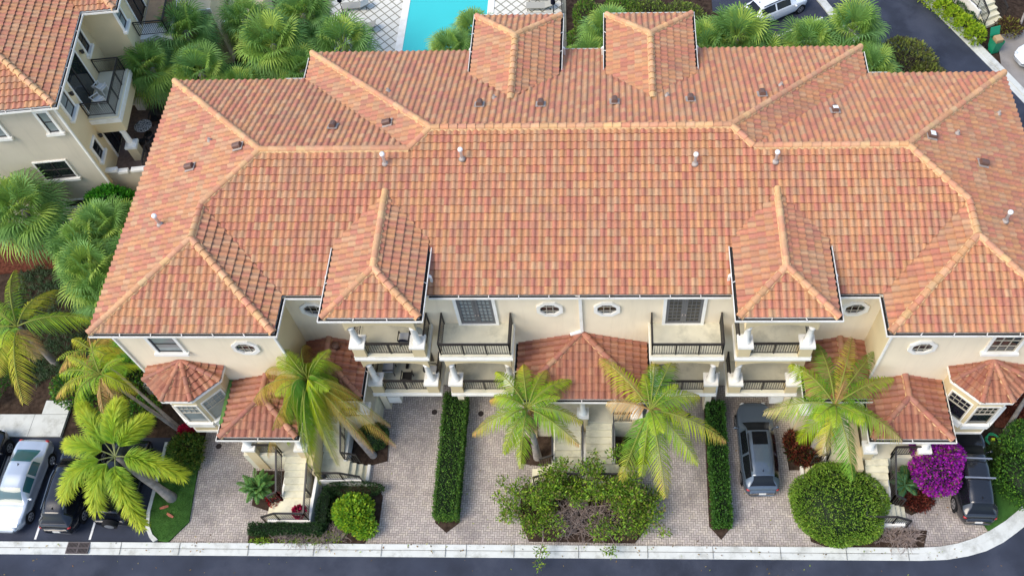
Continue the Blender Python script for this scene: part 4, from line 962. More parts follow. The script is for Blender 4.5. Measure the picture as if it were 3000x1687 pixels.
def ellips(c, r, n=10, m=6):
    V = []; F = []
    for j in range(m+1):
        ph = PI*j/m
        for i in range(n): a = 2*PI*i/n; V.append((c[0]+r[0]*sin(ph)*cos(a), c[1]+r[1]*sin(ph)*sin(a), c[2]+r[2]*cos(ph)))
    for j in range(m):
        for i in range(n): F.append((j*n+i, j*n+(i+1) % n, (j+1)*n+(i+1) % n, (j+1)*n+i))
    return V, F
PSIL = mat('silver_paint', (.46, .50, .54), .25, .6, metal=.45, coat=1); PBLK = mat('black_paint', (.006, .008, .013), .2, .4, coat=.4); PGRY = mat('blue_grey_paint', (.075, .10, .13), .25, .5, metal=.3, coat=.6)
PWHT = mat('white_paint', (.72, .76, .80), .25, .5, coat=1); PBRN = mat('dark_grey_paint', (.012, .013, .016), .2, .5, metal=.0, coat=.6); TINT = mat('teal_windscreen', (.02, .085, .09), .06, .8)
PG = 'cars parked in the left car park'
car('parked_car', 'bright silver sedan parked nose to the street at the far left', (-28.15, -5.42, .01), R_(-2), SEDAN, PSIL, L=4.75, group=PG, tail=True, plate=False, glass=TINT)
car('parked_car', 'black suv between the silver sedan and the one with a spare wheel', (-25.5, -5.35, .01), R_(179), SUV, PBLK, L=4.85, zs=1.03, group=PG, rails=PGRY)
car('parked_car', 'black boxy suv with a spare wheel on its tail half under palm fronds', (-22.95, -5.2, .01), R_(179), BOXY, PBLK, L=4.3, group=PG, spare=True)
car('parked_car', 'black car cut off by the left edge of the photo', (-30.55, -4.8, .01), R_(180), SUV, PBLK, L=4.7, group=PG)
car('parked_car', 'blue grey suv with dark sunroof parked between a hedge and the purple red bed', (8.66, -3.28, .01), R_(181), SUV, PGRY, L=4.85, sunroof=(-.42, .28), rails=BLKM)
car('parked_car', 'black suv with silver roof bars parked under the right bay window', (18.85, -4.55, .01), R_(178), SUV, PBRN, L=5.0, zs=1.05, bars=True, rimm=RIM)
car('parked_car', 'white suv with roof rails parked beyond the roof at the top right', (12.75, 28.75, .01), R_(120), SUV, PWHT, L=4.6, sunroof=(-.6, .3), rails=BLKM, group='cars behind the building')
car('parked_car', 'white car cut off by the right edge in front of the steps', (30.0, 24.3, .01), R_(-68), SEDAN, PWHT, L=4.7, group='cars behind the building')
# ------------------------------------------------------------------ VEGETATION
def jit(c, a=.15): k = 1.14*RNG.uniform(1-a, 1+a); return tuple(max(0, v*k*RNG.uniform(1-a*.3, 1+a*.3)) for v in c)
def mixc(a, b, t): return tuple(x+(y-x)*t for x, y in zip(a, b))
G1 = (.09, .23, .022); G2 = (.15, .32, .03); YG = (.38, .46, .02); YEL = (.50, .40, .06); ORG = (.52, .30, .10); STRAW = (.52, .40, .20); DKG = (.03, .075, .018); BLG = (.10, .22, .07)
def bez(a, b, c, t): return a*(1-t)**2+b*2*t*(1-t)+c*t*t
def leaflet(mb, p, d, L, w, c, droop=.3):
    d = d.normalized(); s = d.cross(Vector((0, 0, 1)))
    if s.length < 1e-3: s = Vector((1, 0, 0))
    s = s.normalized()*w; m_ = p+d*L*.55-Vector((0, 0, droop*L*.12)); e = p+d*L-Vector((0, 0, droop*L*.6))
    mb.mesh([p-s*.3, p+s*.3, m_+s*.5, m_-s*.5, e], [(0, 1, 2, 3), (3, 2, 4)], c)
def frond(mb, a, tip, lift=1.0, LL=.85, c1=G2, c2=YG, n=40, w=.042, hang=.9, dz=None, rr=.035, tipc=None, rc=(.30, .34, .06)):
    a = Vector(a); tip = Vector(tip); mid = (a+tip)/2+Vector((0, 0, lift)); N = 12
    pts = [bez(a, mid, tip, i/N) for i in range(N+1)]
    mb.cc = rc; mb.tube(pts, [rr*(1-i/N*.8)+.006 for i in range(N+1)], 5, cap=False)
    Z = Vector((0, 0, 1))
    for i in range(n):
        t = .14+.86*i/(n-1); p = bez(a, mid, tip, t); tg = (bez(a, mid, tip, min(1, t+.03))-bez(a, mid, tip, max(0, t-.03))).normalized()
        s = tg.cross(Z); s = s.normalized() if s.length > 1e-3 else Vector((1, 0, 0))
        Lt = LL*(sin(PI*min(1, .16+t*.80))**.7)*U(.85, 1.1)
        c = mixc(c1, c2, min(1, max(0, t*.9+U(-.25, .25))))
        if tipc and t > .55: c = mixc(c, tipc, min(1, (t-.55)*2.2*U(.6, 1.3)))
        for sg in (-1, 1):
            d = s*sg*.85+tg*(.35+.5*t)-Z*(.25*hang if dz is None else dz)+Vector((U(-.1, .1), U(-.1, .1), U(-.12, .12)))
            leaflet(mb, p, d, Lt, w, jit(c, .18), droop=hang)
def coconut(label, base, crown, tips, LL=.85, n=40, cols=None, lift=1.1, deadset=(), group='coconut palms', name='coconut_palm', tr=.17, extra=4, hang=1.1, w=.042, coconuts=False, dz=None, rr=.035):
    t = thing(name, label, 'palm tree', (base[0], base[1], 0), 0, group)
    b = Vector((0, 0, 0)); cr = Vector(crown)-Vector((base[0], base[1], 0))
    m = MB().use(BARK); midp = (b+cr)/2+Vector((cr.x*.10, cr.y*.10, 0)); N = 10; P = [bez(b, midp, cr, i/N) for i in range(N+1)]
    m.tube([P[0]-Vector((0, 0, .05))]+P, [tr*1.7]+[tr*(1.35-.55*min(1, i/N*2)) for i in range(N+1)], 12); m.build('trunk', t, True)
    m = MB().use(LEAF)
    for k, tp in enumerate(tips):
        tp = Vector(tp)-Vector((base[0], base[1], 0)); dd = k in deadset
        if dd: frond(m, cr, tp, lift*.6, LL*.9, ORG, STRAW, n, w*.8, hang*1.3, rc=(.5, .32, .12))
        else:
            q = (cols or [(G2, YG, ORG)]); c1, c2, tc = q[k % len(q)]; frond(m, cr, tp, lift*U(.85, 1.2), LL, c1, c2, n, w, hang, dz, rr, tipc=tc)
    for k in range(extra):
        a = U(0, 2*PI); frond(m, cr, cr+Vector((cos(a)*1.5, sin(a)*1.5, U(.5, 1.0))), .6, LL*.55, G2, YG, n//2, w, .6)
    m.build('crown', t)
    if coconuts:
        m = MB().use(LEAF, (.35, .2, .06))
        for k in range(6): a = k*1.05; m.mesh(*ellips((cr.x+.22*cos(a), cr.y+.22*sin(a), cr.z-.2), (.1, .1, .13)))
        m.build('fruit', t, True)
    return t
def Zs(L, z): return [(x, y, z+U(-.3, .25)) for x, y in L]
coconut('green coconut palm with a small orange frond, left of the centre steps', (-2.35, -3.62), (-2.48, -3.25, 5.2), [(-5.11, -4.01, 4.0), (-3.99, -1.53, 5.5), (-2.73, -1.2, 5.6), (-1.67, -1.45, 5.5), (-.53, -1.9, 5.4), (.01, -3.4, 4.1), (-.14, -4.51, 4.0), (-2.78, -5.6, 3.9), (-2.15, -3.85, 4.0), (-4.33, -2.44, 4.4), (-3.6, -4.9, 3.9)], deadset=(8,), cols=[(G2, YG, ORG), (G1, YG, None), (G2, YG, YEL)], LL=.7, coconuts=True)
coconut('large coconut palm with orange fronds, right of the centre steps', (2.75, -3.42), (3.16, -3.41, 5.4), [(.9, -.91, 5.65), (1.22, -3.0, 5.3), (4.34, -.92, 5.7), (5.43, -2.6, 5.2), (6.65, -4.36, 4.1), (5.33, -5.44, 4.1), (1.83, -6.19, 4.0), (3.81, -6.98, 4.0), (4.9, -3.08, 4.4), (2.76, -6.02, 4.1), (3.45, -1.09, 5.7)], deadset=(1, 8), cols=[(YG, YG, ORG), (G2, YG, None), (G1, G2, YEL), (G2, YG, YEL)], LL=.85)
coconut('coconut palm behind the clipped round shrub on the right', (11.53, -3.21), (11.44, -3.33, 5.8), [(9.69, -1.39, 6.0), (8.5, -3.17, 4.7), (10.98, -.41, 6.1), (12.6, -.05, 6.1), (14.25, -2.0, 5.8), (14.55, -4.5, 4.6), (12.14, -6.29, 4.4), (10.92, -5.17, 4.5), (9.93, -4.52, 4.5), (13.6, -3.67, 4.6), (13.52, -.77, 6.0), (12.05, -2.1, 6.2)], cols=[(G2, YG, None), (G2, YG, STRAW), (G1, G2, None), (YG, YEL, STRAW)], LL=.85, deadset=(11,))
coconut('coconut palm by the left edge with long yellow green fronds', (-29.16, 1.85), (-28.6, 1.5, 4.5), Zs([(-30.7, 5.51), (-28.28, 4.43), (-25.55, 2.6), (-27.55, -2.2), (-31.49, 3.59), (-27.7, .2), (-30.95, 1.14), (-29.18, -.81), (-30.0, 3.2)], 3.6), cols=[(G2, YG, None), (YG, YEL, None)], LL=.9, deadset=(5,), extra=2)
T2 = [(-15.79, -1.18), (-15.91, -2.96), (-15.35, -4.84), (-13.29, -4.83), (-12.32, -6.4), (-11.35, -5.6), (-8.64, -4.32), (-9.11, -3.13), (-11.3, -1.36), (-13.44, .5), (-11.59, -4.66), (-14.38, -3.31), (-14.88, .12), (-11.3, -2.43), (-12.9, -5.6), (-14.3, -4.3), (-12.5, -4.0), (-13.7, -3.6), (-13.8, -.6), (-12.2, -3.4), (-15.0, -2.2), (-14.6, -.5), (-10.2, -2.6), (-9.8, -4.6), (-13.0, -1.0), (-12.8, -5.2)]
coconut('windblown queen palm with drooping yellow and green fronds over the left porch roof', (-10.75, -3.56), (-12.5, -2.45, 6.4), [(-12.55+(x+12.55)*.92, -2.6+(y+2.6)*.92, (3.3 if y < -3 else 4.3)+U(-.6, .6)) for x, y in T2]+[(-12.55+cos(a*.52)*U(.8, 2.2), -2.8+sin(a*.52)*U(.8, 2.0), U(3.3, 5.4)) for a in range(24)], cols=[((YEL, YEL, ORG) if (q[0] < -14.6 or q[0] > -10.9 or q[1] > -1.3) else ((G2, YG, YEL), (YG, YG, YEL), (G2, G2, YG), (G1, G2, YG))[n_ % 4]) for n_, q in enumerate(T2+[(-12.5, -3)]*24)], LL=.92, n=80, w=.017, hang=1.2, dz=1.5, rr=.018, lift=2.4, name='queen_palm', group='tall palms in front of the building', tr=.15, extra=7)
coconut('clump palm with orange dead fronds beside the left corner of the building', (-21.0, -2.28), (-23.5, -1.2, 4.5), Zs([(-25.3, .15), (-26.1, -.8), (-21.97, -1.73), (-23.05, -3.28), (-24.77, -2.65), (-23.72, .6), (-26.2, .35), (-22.33, -.2), (-22.67, -2.29), (-26.0, -1.92), (-24.3, -.2)], 3.6), cols=[(YG, YEL, ORG), (G2, YG, None), (YG, YG, YEL)], deadset=(3, 0, 8), LL=.6, n=30, name='clump_palm', group='tall palms in front of the building', tr=.1)
# second thin stem of the clump is its own small palm
coconut('smaller yellowish palm left of the clump palm, over the green shrubs', (-21.15, -2.1), (-24.9, .6, 3.6), Zs([(-26.6, 1.6), (-26.6, -.3), (-25.2, -1.0), (-23.6, .2), (-24.0, 1.8), (-25.6, 2.2), (-23.6, 1.0)], 2.9), cols=[(YG, YEL, None), (YEL, ORG, None), (G2, YG, None)], deadset=(2, 5), LL=.55, n=26, name='clump_palm', group='tall palms in front of the building', tr=.08, extra=1)
def foxtail():
    t = thing('foxtail_palm', 'foxtail palm with bushy lime green plumes leaning over the parked black cars', 'palm tree', (-20.58, -5.86, 0), 0)
    b = Vector((0, 0, -.05)); cr = Vector((-21.95+20.58, -5.12+5.86, 3.8)); m = MB().use(BARK); P = [b.lerp(cr, i/8) for i in range(9)]; m.tube(P, [.30, .24, .2, .2, .21, .2, .17, .13, .1], 12); m.build('trunk', t, True)
    m = MB().use(LEAF)
    for tx, ty, tz, lf in ((-24.9, -2.2, 3.0, 1.0), (-24.9, -6.5, 2.0, 1.9), (-20.7, -7.9, 2.0, 1.8), (-19.1, -5.6, 2.5, 1.5), (-20.9, -3.3, 3.9, .8), (-23.0, -2.4, 3.3, .9), (-23.0, -7.2, 2.2, 1.5), (-25.0, -4.2, 2.9, 1.2), (-22.3, -2.6, 4.4, .6)):
        tip = Vector((tx+20.58, ty+5.86, tz)); mid = (cr+tip)/2+Vector((0, 0, lf)); N = 10
        m.cc = (.25, .28, .1); m.tube([bez(cr, mid, tip, i/N) for i in range(N+1)], [.035-.003*i for i in range(N+1)], 5, cap=False)
        K = 120
        for i in range(K):
            q = .2+.8*i/K; p = bez(cr, mid, tip, q); tg = (bez(cr, mid, tip, min(1, q+.03))-p+Vector((1e-4, 0, 0))).normalized(); s = tg.cross(Vector((0, 0, 1))).normalized(); u = s.cross(tg)
            for k in range(7):
                a = U(0, 2*PI); d = s*cos(a)+u*sin(a)+tg*.75; L = .82*sin(PI*min(1, .25+q*.62))**.6*U(.75, 1.1)
                leaflet(m, p, d, L, .036, jit(mixc((.2, .36, .03), (.46, .50, .03), min(1, max(0, q+U(-.4, .35)))), .2), .35)
    m.build('crown', t)
foxtail()
def sabal_mesh(seed, n=42, cols=((.23, .38, .07), (.17, .32, .09), (.32, .44, .08), (.14, .27, .06))):
    global RNG, U
    m = MB().use(LEAF); rg = random.Random(seed)
    for k in range(n):
        az = 2.399963*k+rg.uniform(-.3, .3); el = R_(80-150*(k/n)**.9+rg.uniform(-8, 8)); L = rg.uniform(.75, 1.1)
        d = Vector((cos(az)*cos(el), sin(az)*cos(el), sin(el))); h = d*L-Vector((0, 0, .1))
        c0 = cols[rg.randrange(len(cols))]; low = k/n
        if low > .9: c0 = mixc(c0, STRAW, rg.uniform(0, .6))
        m.cc = mixc(c0, YG, .3); m.bar(tuple(d*.1), tuple(h), .035, .02)
        s = d.cross(Vector((0, 0, 1))); s = s.normalized() if s.length > 1e-2 else Vector((1, 0, 0)); u = s.cross(d)
        B = 30; BL = rg.uniform(.9, 1.35)
        for i in range(B):
            a = R_(-125+250*i/(B-1)); dd = (d*cos(a)+s*sin(a)+u*(.12*cos(a))-Vector((0, 0, .10))).normalized(); Lb = BL*(.72+.28*cos(a*.6))*rg.uniform(.9, 1.06)
            fold = s*cos(a)-d*sin(a); w = .036
            p0 = h; p1 = h+dd*Lb*.55; p2 = h+dd*Lb*.85-Vector((0, 0, .12+.10*rg.random())); p3 = h+dd*Lb*.98-Vector((0, 0, .36+.2*rg.random()))
            up_ = u*(.02 if i % 2 else -.02)
            kk = rg.uniform(.88, 1.32); c = tuple(v*kk for v in c0)
            m.mesh([p0, p1-fold*w+up_, p1+fold*w+up_, p2-fold*w*.5, p2+fold*w*.5, p3], [(0, 1, 2), (1, 3, 4, 2), (3, 5, 4)], c)
    return m
protos = []
for k in range(4):
    t = thing('fan_palm', 'x', 'palm tree', (0, 0, 0)); cr = sabal_mesh(50+k).build('crown', t); cr.location = (0, 0, 4.6)
    m = MB().use(BARK); m.tube([(0, 0, 0), (0, 0, 4.5)], [.22, .19], 10); tk = m.build('trunk', t, True); protos.append((t, cr, tk))
used = [False]*4
def sabal(x, y, z, label, sc=1.0, group='fan palms behind the building', k=None, tilt=(0, 0)):
    i = RNG.randrange(4) if k is None else k
    t, cr, tk = protos[i]
    if used[i]:
        t2 = t.copy(); COL.objects.link(t2); cr2 = cr.copy(); tk2 = tk.copy(); COL.objects.link(cr2); COL.objects.link(tk2); cr2.parent = t2; tk2.parent = t2; t, cr, tk = t2, cr2, tk2
    used[i] = True
    t.location = (x, y, 0); t.rotation_euler = (0, 0, U(0, 6.28)); cr.location = (0, 0, z); cr.scale = (sc, sc, sc*.95); tk.scale = (1, 1, z/4.5)
    t['label'] = label; t['group'] = group
ws = [(-24.6, 21.6, 5.5, 'fan palm at the back left, beside the tan awning', 1.15), (-26.0, 18.7, 5.3, 'fan palm crowding the yellow balcony at the back left', 1.1), (-23.1, 18.6, 5.0, 'fan palm just above the rear left roof corner', 1.05), (-19.1, 20.8, 5.1, 'big pale fan palm in the middle of the rear left group', 1.3), (-18.0, 24.0, 4.6, 'yellowish fan palm at the top edge left of the pool fence', 1.15), (-15.0, 21.3, 4.6, 'fan palm overlapping the left edge of the pool deck', 1.15), (-21.6, 23.8, 4.3, 'fan palm at the top edge behind the big pale one', 1.0), (-17.4, 19.6, 4.2, 'fan palm tucked against the rear roof hip on the left', .95), (-20.8, 18.2, 3.9, 'low fan palm against the rear left eave', .95),
      (-9.4, 19.4, 4.4, 'low fan palm in front of the pool, leftmost there', .75), (-8.2, 20.3, 4.9, 'fan palm in front of the pool between its neighbours', .85), (-6.9, 21.9, 5.0, 'fan palm touching the left rear tower roof', .85), (-7.0, 19.9, 4.6, 'dark fan palm close beside the left rear tower', .7),
      (1.3, 22.3, 4.4, 'fan palm between the two rear towers', 1.05), (.1, 20.3, 3.8, 'low fan palm between the two rear towers', .9), (6.9, 20.6, 4.5, 'fan palm just right of the right rear tower', 1.1), (9.0, 21.2, 4.8, 'tall bright fan palm in front of the white suv', 1.3), (10.6, 20.3, 4.0, 'low fan palm below the white suv', .95), (13.3, 20.8, 4.5, 'fan palm by the end of the concrete kerb', 1.1), (15.9, 21.5, 5.0, 'tall fan palm beside the rear road', 1.2), (16.6, 19.0, 4.4, 'fan palm at the rear right roof corner', 1.05), (12.0, 19.8, 3.8, 'low fan palm above the rear right eave', .9), (17.6, 17.6, 3.6, 'low fan palm in the nook of the rear right eaves', .85)]
for x, y, z, lb, sc in ws: sabal(x, y, z, lb, sc)
for x, y, z, lb, sc in [(-31.3, 9.2, 4.0, 'large fan palm at the left edge in front of the greige wall', 1.35), (-25.5, 8.9, 3.3, 'fan palm in the gap nearest the neighbouring terrace', .8), (-26.4, 8.1, 3.9, 'second fan palm down the narrow side gap', 1.0), (-27.2, 6.9, 3.7, 'leftmost fan palm of the row in the side gap', 1.05), (-26.2, 5.3, 3.9, 'fan palm near the bottom of the row in the side gap', 1.1), (-25.5, 4.1, 3.4, 'lowest fan palm of the row in the side gap', .95), (-24.4, 6.4, 3.6, 'fan palm touching the left eave of the big roof', .95), (-25.2, 7.6, 3.3, 'small fan palm between the row and the eave', .8)]: sabal(x, y, z, lb, sc, 'fan palms in the side gap')
# leafy shrubs
def shrub(name, label, cat, sampler, n, size, cols, loc=(0, 0, 0), group=None, core=None, wd=.5, twigs=None, upb=.4):
    m = MB().use(LEAF)
    for _ in range(n):
        p, nn = sampler(); p = Vector(p); nn = Vector(nn)
        d = (nn*U(.2, 1)+Vector((U(-1, 1), U(-1, 1), U(-.6, 1)+upb))*.9).normalized(); s = d.cross(Vector((U(-1, 1), U(-1, 1), U(-1, 1)))).normalized(); L = size*U(.7, 1.3)
        c = jit(cols[RNG.randrange(len(cols))], .2)
        m.face([p, p+d*L*.5+s*L*wd*.5, p+d*L, p+d*L*.5-s*L*wd*.5], c)
    t = thing(name, label, cat, loc, 0, group) if (core or twigs) else None
    o = m.build('foliage' if t else name, t)
    if not t: o.location = loc; tag(o, label, cat, group)
    if core: core().build('inner_growth', t)
    if twigs: twigs().build('branches', t)
    return t or o
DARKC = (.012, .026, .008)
def boxs(x0, x1, y0, y1, z0, z1, r=.08):
    W_, D_, H_ = x1-x0, y1-y0, z1-z0; A = [W_*D_, W_*H_, W_*H_, D_*H_, D_*H_]; T_ = sum(A)
    def f():
        q = U(0, T_); a, b = U(0, 1), U(0, 1); j = U(-.10, .03)+r*.3*sin(a*W_*4+b*D_*3)
        if q < A[0]: return (x0+a*W_, y0+b*D_, z1+j), (0, 0, 1)
        q -= A[0]
        if q < A[1]: return (x0+a*W_, y0-j, z0+b*H_), (0, -1, .2)
        q -= A[1]
        if q < A[2]: return (x0+a*W_, y1+j, z0+b*H_), (0, 1, .2)
        q -= A[2]
        if q < A[3]: return (x0-j, y0+a*D_, z0+b*H_), (-1, 0, .2)
        return (x1+j, y0+a*D_, z0+b*H_), (1, 0, .2)
    return f
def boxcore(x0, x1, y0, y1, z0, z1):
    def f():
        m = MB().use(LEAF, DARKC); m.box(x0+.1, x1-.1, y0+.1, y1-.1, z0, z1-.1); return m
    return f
def ell(cx, cy, cz, rx, ry, rz_, low=-.3, shell=.25):
    def f():
        while 1:
            v = Vector((RNG.gauss(0, 1), RNG.gauss(0, 1), RNG.gauss(0, 1))).normalized()
            if v.z > low: break
        k = (1-shell*RNG.random()**2)*(1+.035*sin(v.x*7+v.y*4)+.03*sin(v.y*9-v.z*6+v.x*3))
        return (cx+v.x*rx*k, cy+v.y*ry*k, max(.02, cz+v.z*rz_*k)), v
    return f
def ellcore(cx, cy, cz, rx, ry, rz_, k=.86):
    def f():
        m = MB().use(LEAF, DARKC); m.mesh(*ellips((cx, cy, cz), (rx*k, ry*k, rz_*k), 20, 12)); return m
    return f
def lump(L):      # several ellipsoids
    fs = [ell(*e) for e in L]; wt = [e[3]*e[4] for e in L]
    return lambda: RNG.choices(fs, wt)[0]()
HG = [(.07, .17, .03), (.10, .22, .035), (.15, .28, .04), (.06, .13, .025)]
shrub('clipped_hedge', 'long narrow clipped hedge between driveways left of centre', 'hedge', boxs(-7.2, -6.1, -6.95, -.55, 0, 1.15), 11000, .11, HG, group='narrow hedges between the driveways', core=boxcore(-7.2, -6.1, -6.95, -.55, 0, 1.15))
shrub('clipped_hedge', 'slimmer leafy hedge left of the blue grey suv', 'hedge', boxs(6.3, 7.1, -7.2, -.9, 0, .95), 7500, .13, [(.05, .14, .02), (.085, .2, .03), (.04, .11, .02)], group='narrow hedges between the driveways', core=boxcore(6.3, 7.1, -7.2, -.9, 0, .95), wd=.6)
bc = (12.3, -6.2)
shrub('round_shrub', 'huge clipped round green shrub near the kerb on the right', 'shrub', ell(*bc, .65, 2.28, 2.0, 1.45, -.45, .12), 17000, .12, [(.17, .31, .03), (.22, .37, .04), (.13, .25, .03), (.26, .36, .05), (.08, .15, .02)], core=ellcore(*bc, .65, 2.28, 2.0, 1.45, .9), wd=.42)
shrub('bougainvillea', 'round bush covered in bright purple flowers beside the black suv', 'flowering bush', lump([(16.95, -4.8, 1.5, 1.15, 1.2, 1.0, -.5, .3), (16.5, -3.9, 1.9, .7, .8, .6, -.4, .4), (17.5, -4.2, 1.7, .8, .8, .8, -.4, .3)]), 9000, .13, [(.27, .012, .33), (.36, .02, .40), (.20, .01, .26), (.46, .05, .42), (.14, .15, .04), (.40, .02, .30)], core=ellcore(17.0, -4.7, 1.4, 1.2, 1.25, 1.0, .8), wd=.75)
shrub('l_shaped_hedge', 'dark clipped hedge strip below the left steps', 'hedge', boxs(-16.15, -12.6, -7.75, -7.3, 0, .8), 5000, .09, [DKG, (.045, .10, .03), (.03, .06, .02)], core=boxcore(-16.15, -12.6, -7.75, -7.3, 0, .8))
shrub('corner_hedge', 'dark clipped hedge running from the left steps towards the driveway', 'hedge', lump([(-12.7, -6.5, .4, .38, 1.1, .5, -1, .2), (-11.4, -5.45, .4, 1.5, .38, .45, -1, .2)]), 5000, .09, [DKG, (.05, .10, .03), (.03, .06, .02)], core=boxcore(-12.95, -12.4, -7.3, -5.5, 0, .7))
shrub('yellow_green_shrub', 'bright yellow green bush in the bed left of the driveway', 'shrub', lump([(-11.2, -6.7, .6, .95, .9, .7, -.3, .5), (-10.6, -7.4, .4, .6, .5, .5, -.3, .5)]), 4200, .17, [(.2, .38, .03), (.30, .46, .035), (.40, .50, .03), (.13, .28, .03)], core=ellcore(-11.1, -6.75, .5, .8, .8, .5), wd=.5)
def twigf(cx, cy, z0, rx, ry, hz, n, r=.014, seed=3):
    def f():
        rg = random.Random(seed); m = MB().use(TWIG)
        for _ in range(n):
            a = rg.uniform(0, 2*PI); p = Vector((cx+rg.uniform(-rx, rx)*.6, cy+rg.uniform(-ry, ry)*.6, z0)); pts = [p]; d = Vector((cos(a)*.7, sin(a)*.7, rg.uniform(.3, 1)))
            for k in range(5): d = (d+Vector((rg.uniform(-.6, .6), rg.uniform(-.6, .6), rg.uniform(-.35, .3)))).normalized(); p = p+d*rg.uniform(.1, .22)*hz; pts.append(p)
            m.tube(pts, [r*1.3, r*1.1, r, r*.8, r*.6, r*.4], 4, cap=False)
            for k in (2, 3, 4):
                e = pts[k]+Vector((rg.uniform(-.25, .25), rg.uniform(-.25, .25), rg.uniform(0, .25)))*hz; m.tube([pts[k], e], [r*.6, r*.3], 3, cap=False)
        return m
    return f
def twig_thing(name, label, cat, *a, **k): o = twigf(*a, **k)().build(name); return tag(o, label, cat)
twig_thing('bare_shrub', 'low grey brown leafless twigs along the bed below the left steps', 'shrub', -13.2, -7.8, .05, 2.6, .25, .9, 190, r=.012, seed=5)
shrub('ground_cover', 'thin line of yellow green leaves along the kerb below the left steps', 'ground cover', lump([(-15.6, -8.0, .1, .6, .12, .15, -.2, .6), (-13.3, -8.0, .1, 1.6, .10, .15, -.2, .6), (-12.6, -7.7, .1, 1.0, .2, .15, -.2, .6)]), 900, .12, [(.28, .4, .03), (.2, .32, .03)])
def twigmix():
    m = twigf(.1, -6.9, .15, 1.9, 1.0, 1.3, 210, r=.016, seed=9)(); m2 = twigf(2.2, -6.2, .3, .9, .8, 1.2, 90, r=.013, seed=10)(); n = len(m.v); m.v += m2.v; m.f += [tuple(i+n for i in f) for f in m2.f]; m.m += m2.m; m.c += m2.c
    for a, b in (((-.3, -5.9, .1), (-2.4, -5.8, 1.4)), ((-.3, -5.9, .1), (.3, -5.0, 2.2)), ((.2, -6.2, .1), (2.6, -6.5, .8)), ((-.2, -6.0, .1), (-2.4, -7.6, .8)), ((-1.9, -7.4, .7), (-2.0, -8.9, .9))): m.use(TWIG); a = Vector(a); b = Vector(b); m.tube([a, (a+b)/2+Vector((.1, .1, .15)), b], [.045, .035, .02], 6)
    return m
TL = []
_r = random.Random(44)
for _ in range(46):
    a = _r.uniform(0, 2*PI); q_ = _r.uniform(.55, 1.08); x = .0+3.5*q_*cos(a); y = -6.6+1.45*q_*sin(a); k = _r.uniform(.35, .75); TL.append((x, y, _r.uniform(.4, 1.3), k, k*.85, k*.8, -.7, .9))
for _ in range(36):
    x = _r.uniform(-3.3, 2.8); y = _r.uniform(-6.3, -4.7); k = _r.uniform(.3, .6); TL.append((x, y, _r.uniform(1.1, 2.3), k, k*.8, k*.8, -1, .9))
for e in ((-3.9, -5.3, 1.1), (-4.1, -6.0, .9), (-3.8, -6.9, .7), (-1.9, -8.6, .9), (-2.0, -9.1, .7), (1.3, -8.5, .6), (3.9, -7.6, .5), (3.6, -5.9, .8), (1.5, -4.2, 2.0), (1.9, -3.9, 1.7), (-1.0, -4.7, 2.2), (.5, -4.4, 2.3)): TL.append((*e, _r.uniform(.25, .4), .3, .35, -1, .9))
shrub('spreading_tree', 'sprawling leafy bush with grey bare branches in the centre bed by the kerb', 'bush', lump(TL), 15000, .17, [(.13, .25, .025), (.21, .35, .03), (.28, .40, .035), (.08, .15, .02), (.20, .17, .06)],
      twigs=lambda: twigmix(), wd=.42)
twig_thing('bare_shrub', 'bare grey twiggy bush between the round shrub and the right driveway', 'shrub', 15.1, -7.6, .05, 1.1, .4, 1.0, 130, r=.014, seed=12)
shrub('croton_bush', 'dark red croton bush right of the blue grey suv', 'shrub', lump([(11.0, -3.3, .3, .85, .8, .45, -.3, .5), (10.6, -2.8, .3, .5, .5, .4, -.3, .5)]), 2600, .2, [(.10, .02, .015), (.17, .04, .02), (.06, .02, .015), (.22, .07, .03), (.05, .08, .02)], wd=.35)
shrub('croton_bush', 'low dark red plants round the small fan palm beside the purple bush', 'shrub', lump([(16.2, -5.9, .25, .7, .45, .3, -.3, .5)]), 1000, .2, [(.12, .02, .015), (.18, .05, .03), (.06, .02, .015)], wd=.3)
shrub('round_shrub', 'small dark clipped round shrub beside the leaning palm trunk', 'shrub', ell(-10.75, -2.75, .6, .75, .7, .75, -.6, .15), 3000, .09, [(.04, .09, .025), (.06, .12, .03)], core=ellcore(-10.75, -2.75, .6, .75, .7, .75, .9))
shrub('flower_pot_blooms', 'magenta flowers in the corner of the left stair landing', 'flowers', ell(-13.75, -6.8, .95, .3, .28, .3, -.6, .4), 420, .12, [(.5, .01, .09), (.42, .01, .07), (.12, .02, .02)], wd=.8)
shrub('red_flowers', 'red flowering plant below the left bay window', 'flowers', ell(-20.45, -2.5, .7, .4, .3, .3, -.6, .4), 600, .12, [(.5, .01, .05), (.35, .01, .04)], wd=.8)
shrub('red_flowers', 'small red plant under the left stair railing beside the spiky palm', 'flowers', ell(-15.3, -6.0, .3, .4, .35, .3, -.6, .4), 350, .12, [(.30, .01, .015), (.12, .02, .02)], wd=.6)
def spiky(name, label, x, y, z, n, L, cols, group=None, w=.05, hang=.8):
    m = MB().use(LEAF)
    for k in range(n):
        a = U(0, 2*PI); e = U(.1, 1.3); d = Vector((cos(a)*cos(e), sin(a)*cos(e), sin(e))); l = L*U(.7, 1.1); tip = d*l-Vector((0, 0, l*.35)); frond(m, (0, 0, z*.3), (tip.x, tip.y, tip.z+z*.6), l*.35, .22*L, cols[k % len(cols)], cols[(k+1) % len(cols)], 16, w, hang, rc=(.15, .22, .05))
    o = m.build(name); o.location = (x, y, 0); return tag(o, label, 'plant', group)
spiky('pygmy_palm', 'spiky green pygmy palm in the left driveway beside the steps', -16.2, -5.5, 1.3, 34, 1.05, [(.08, .2, .05), (.12, .26, .05)])
spiky('pygmy_palm', 'blue green pygmy palm between the right stair railing and the purple bush', 15.75, -5.1, 1.2, 30, .95, [(.05, .15, .06), (.08, .2, .07)])
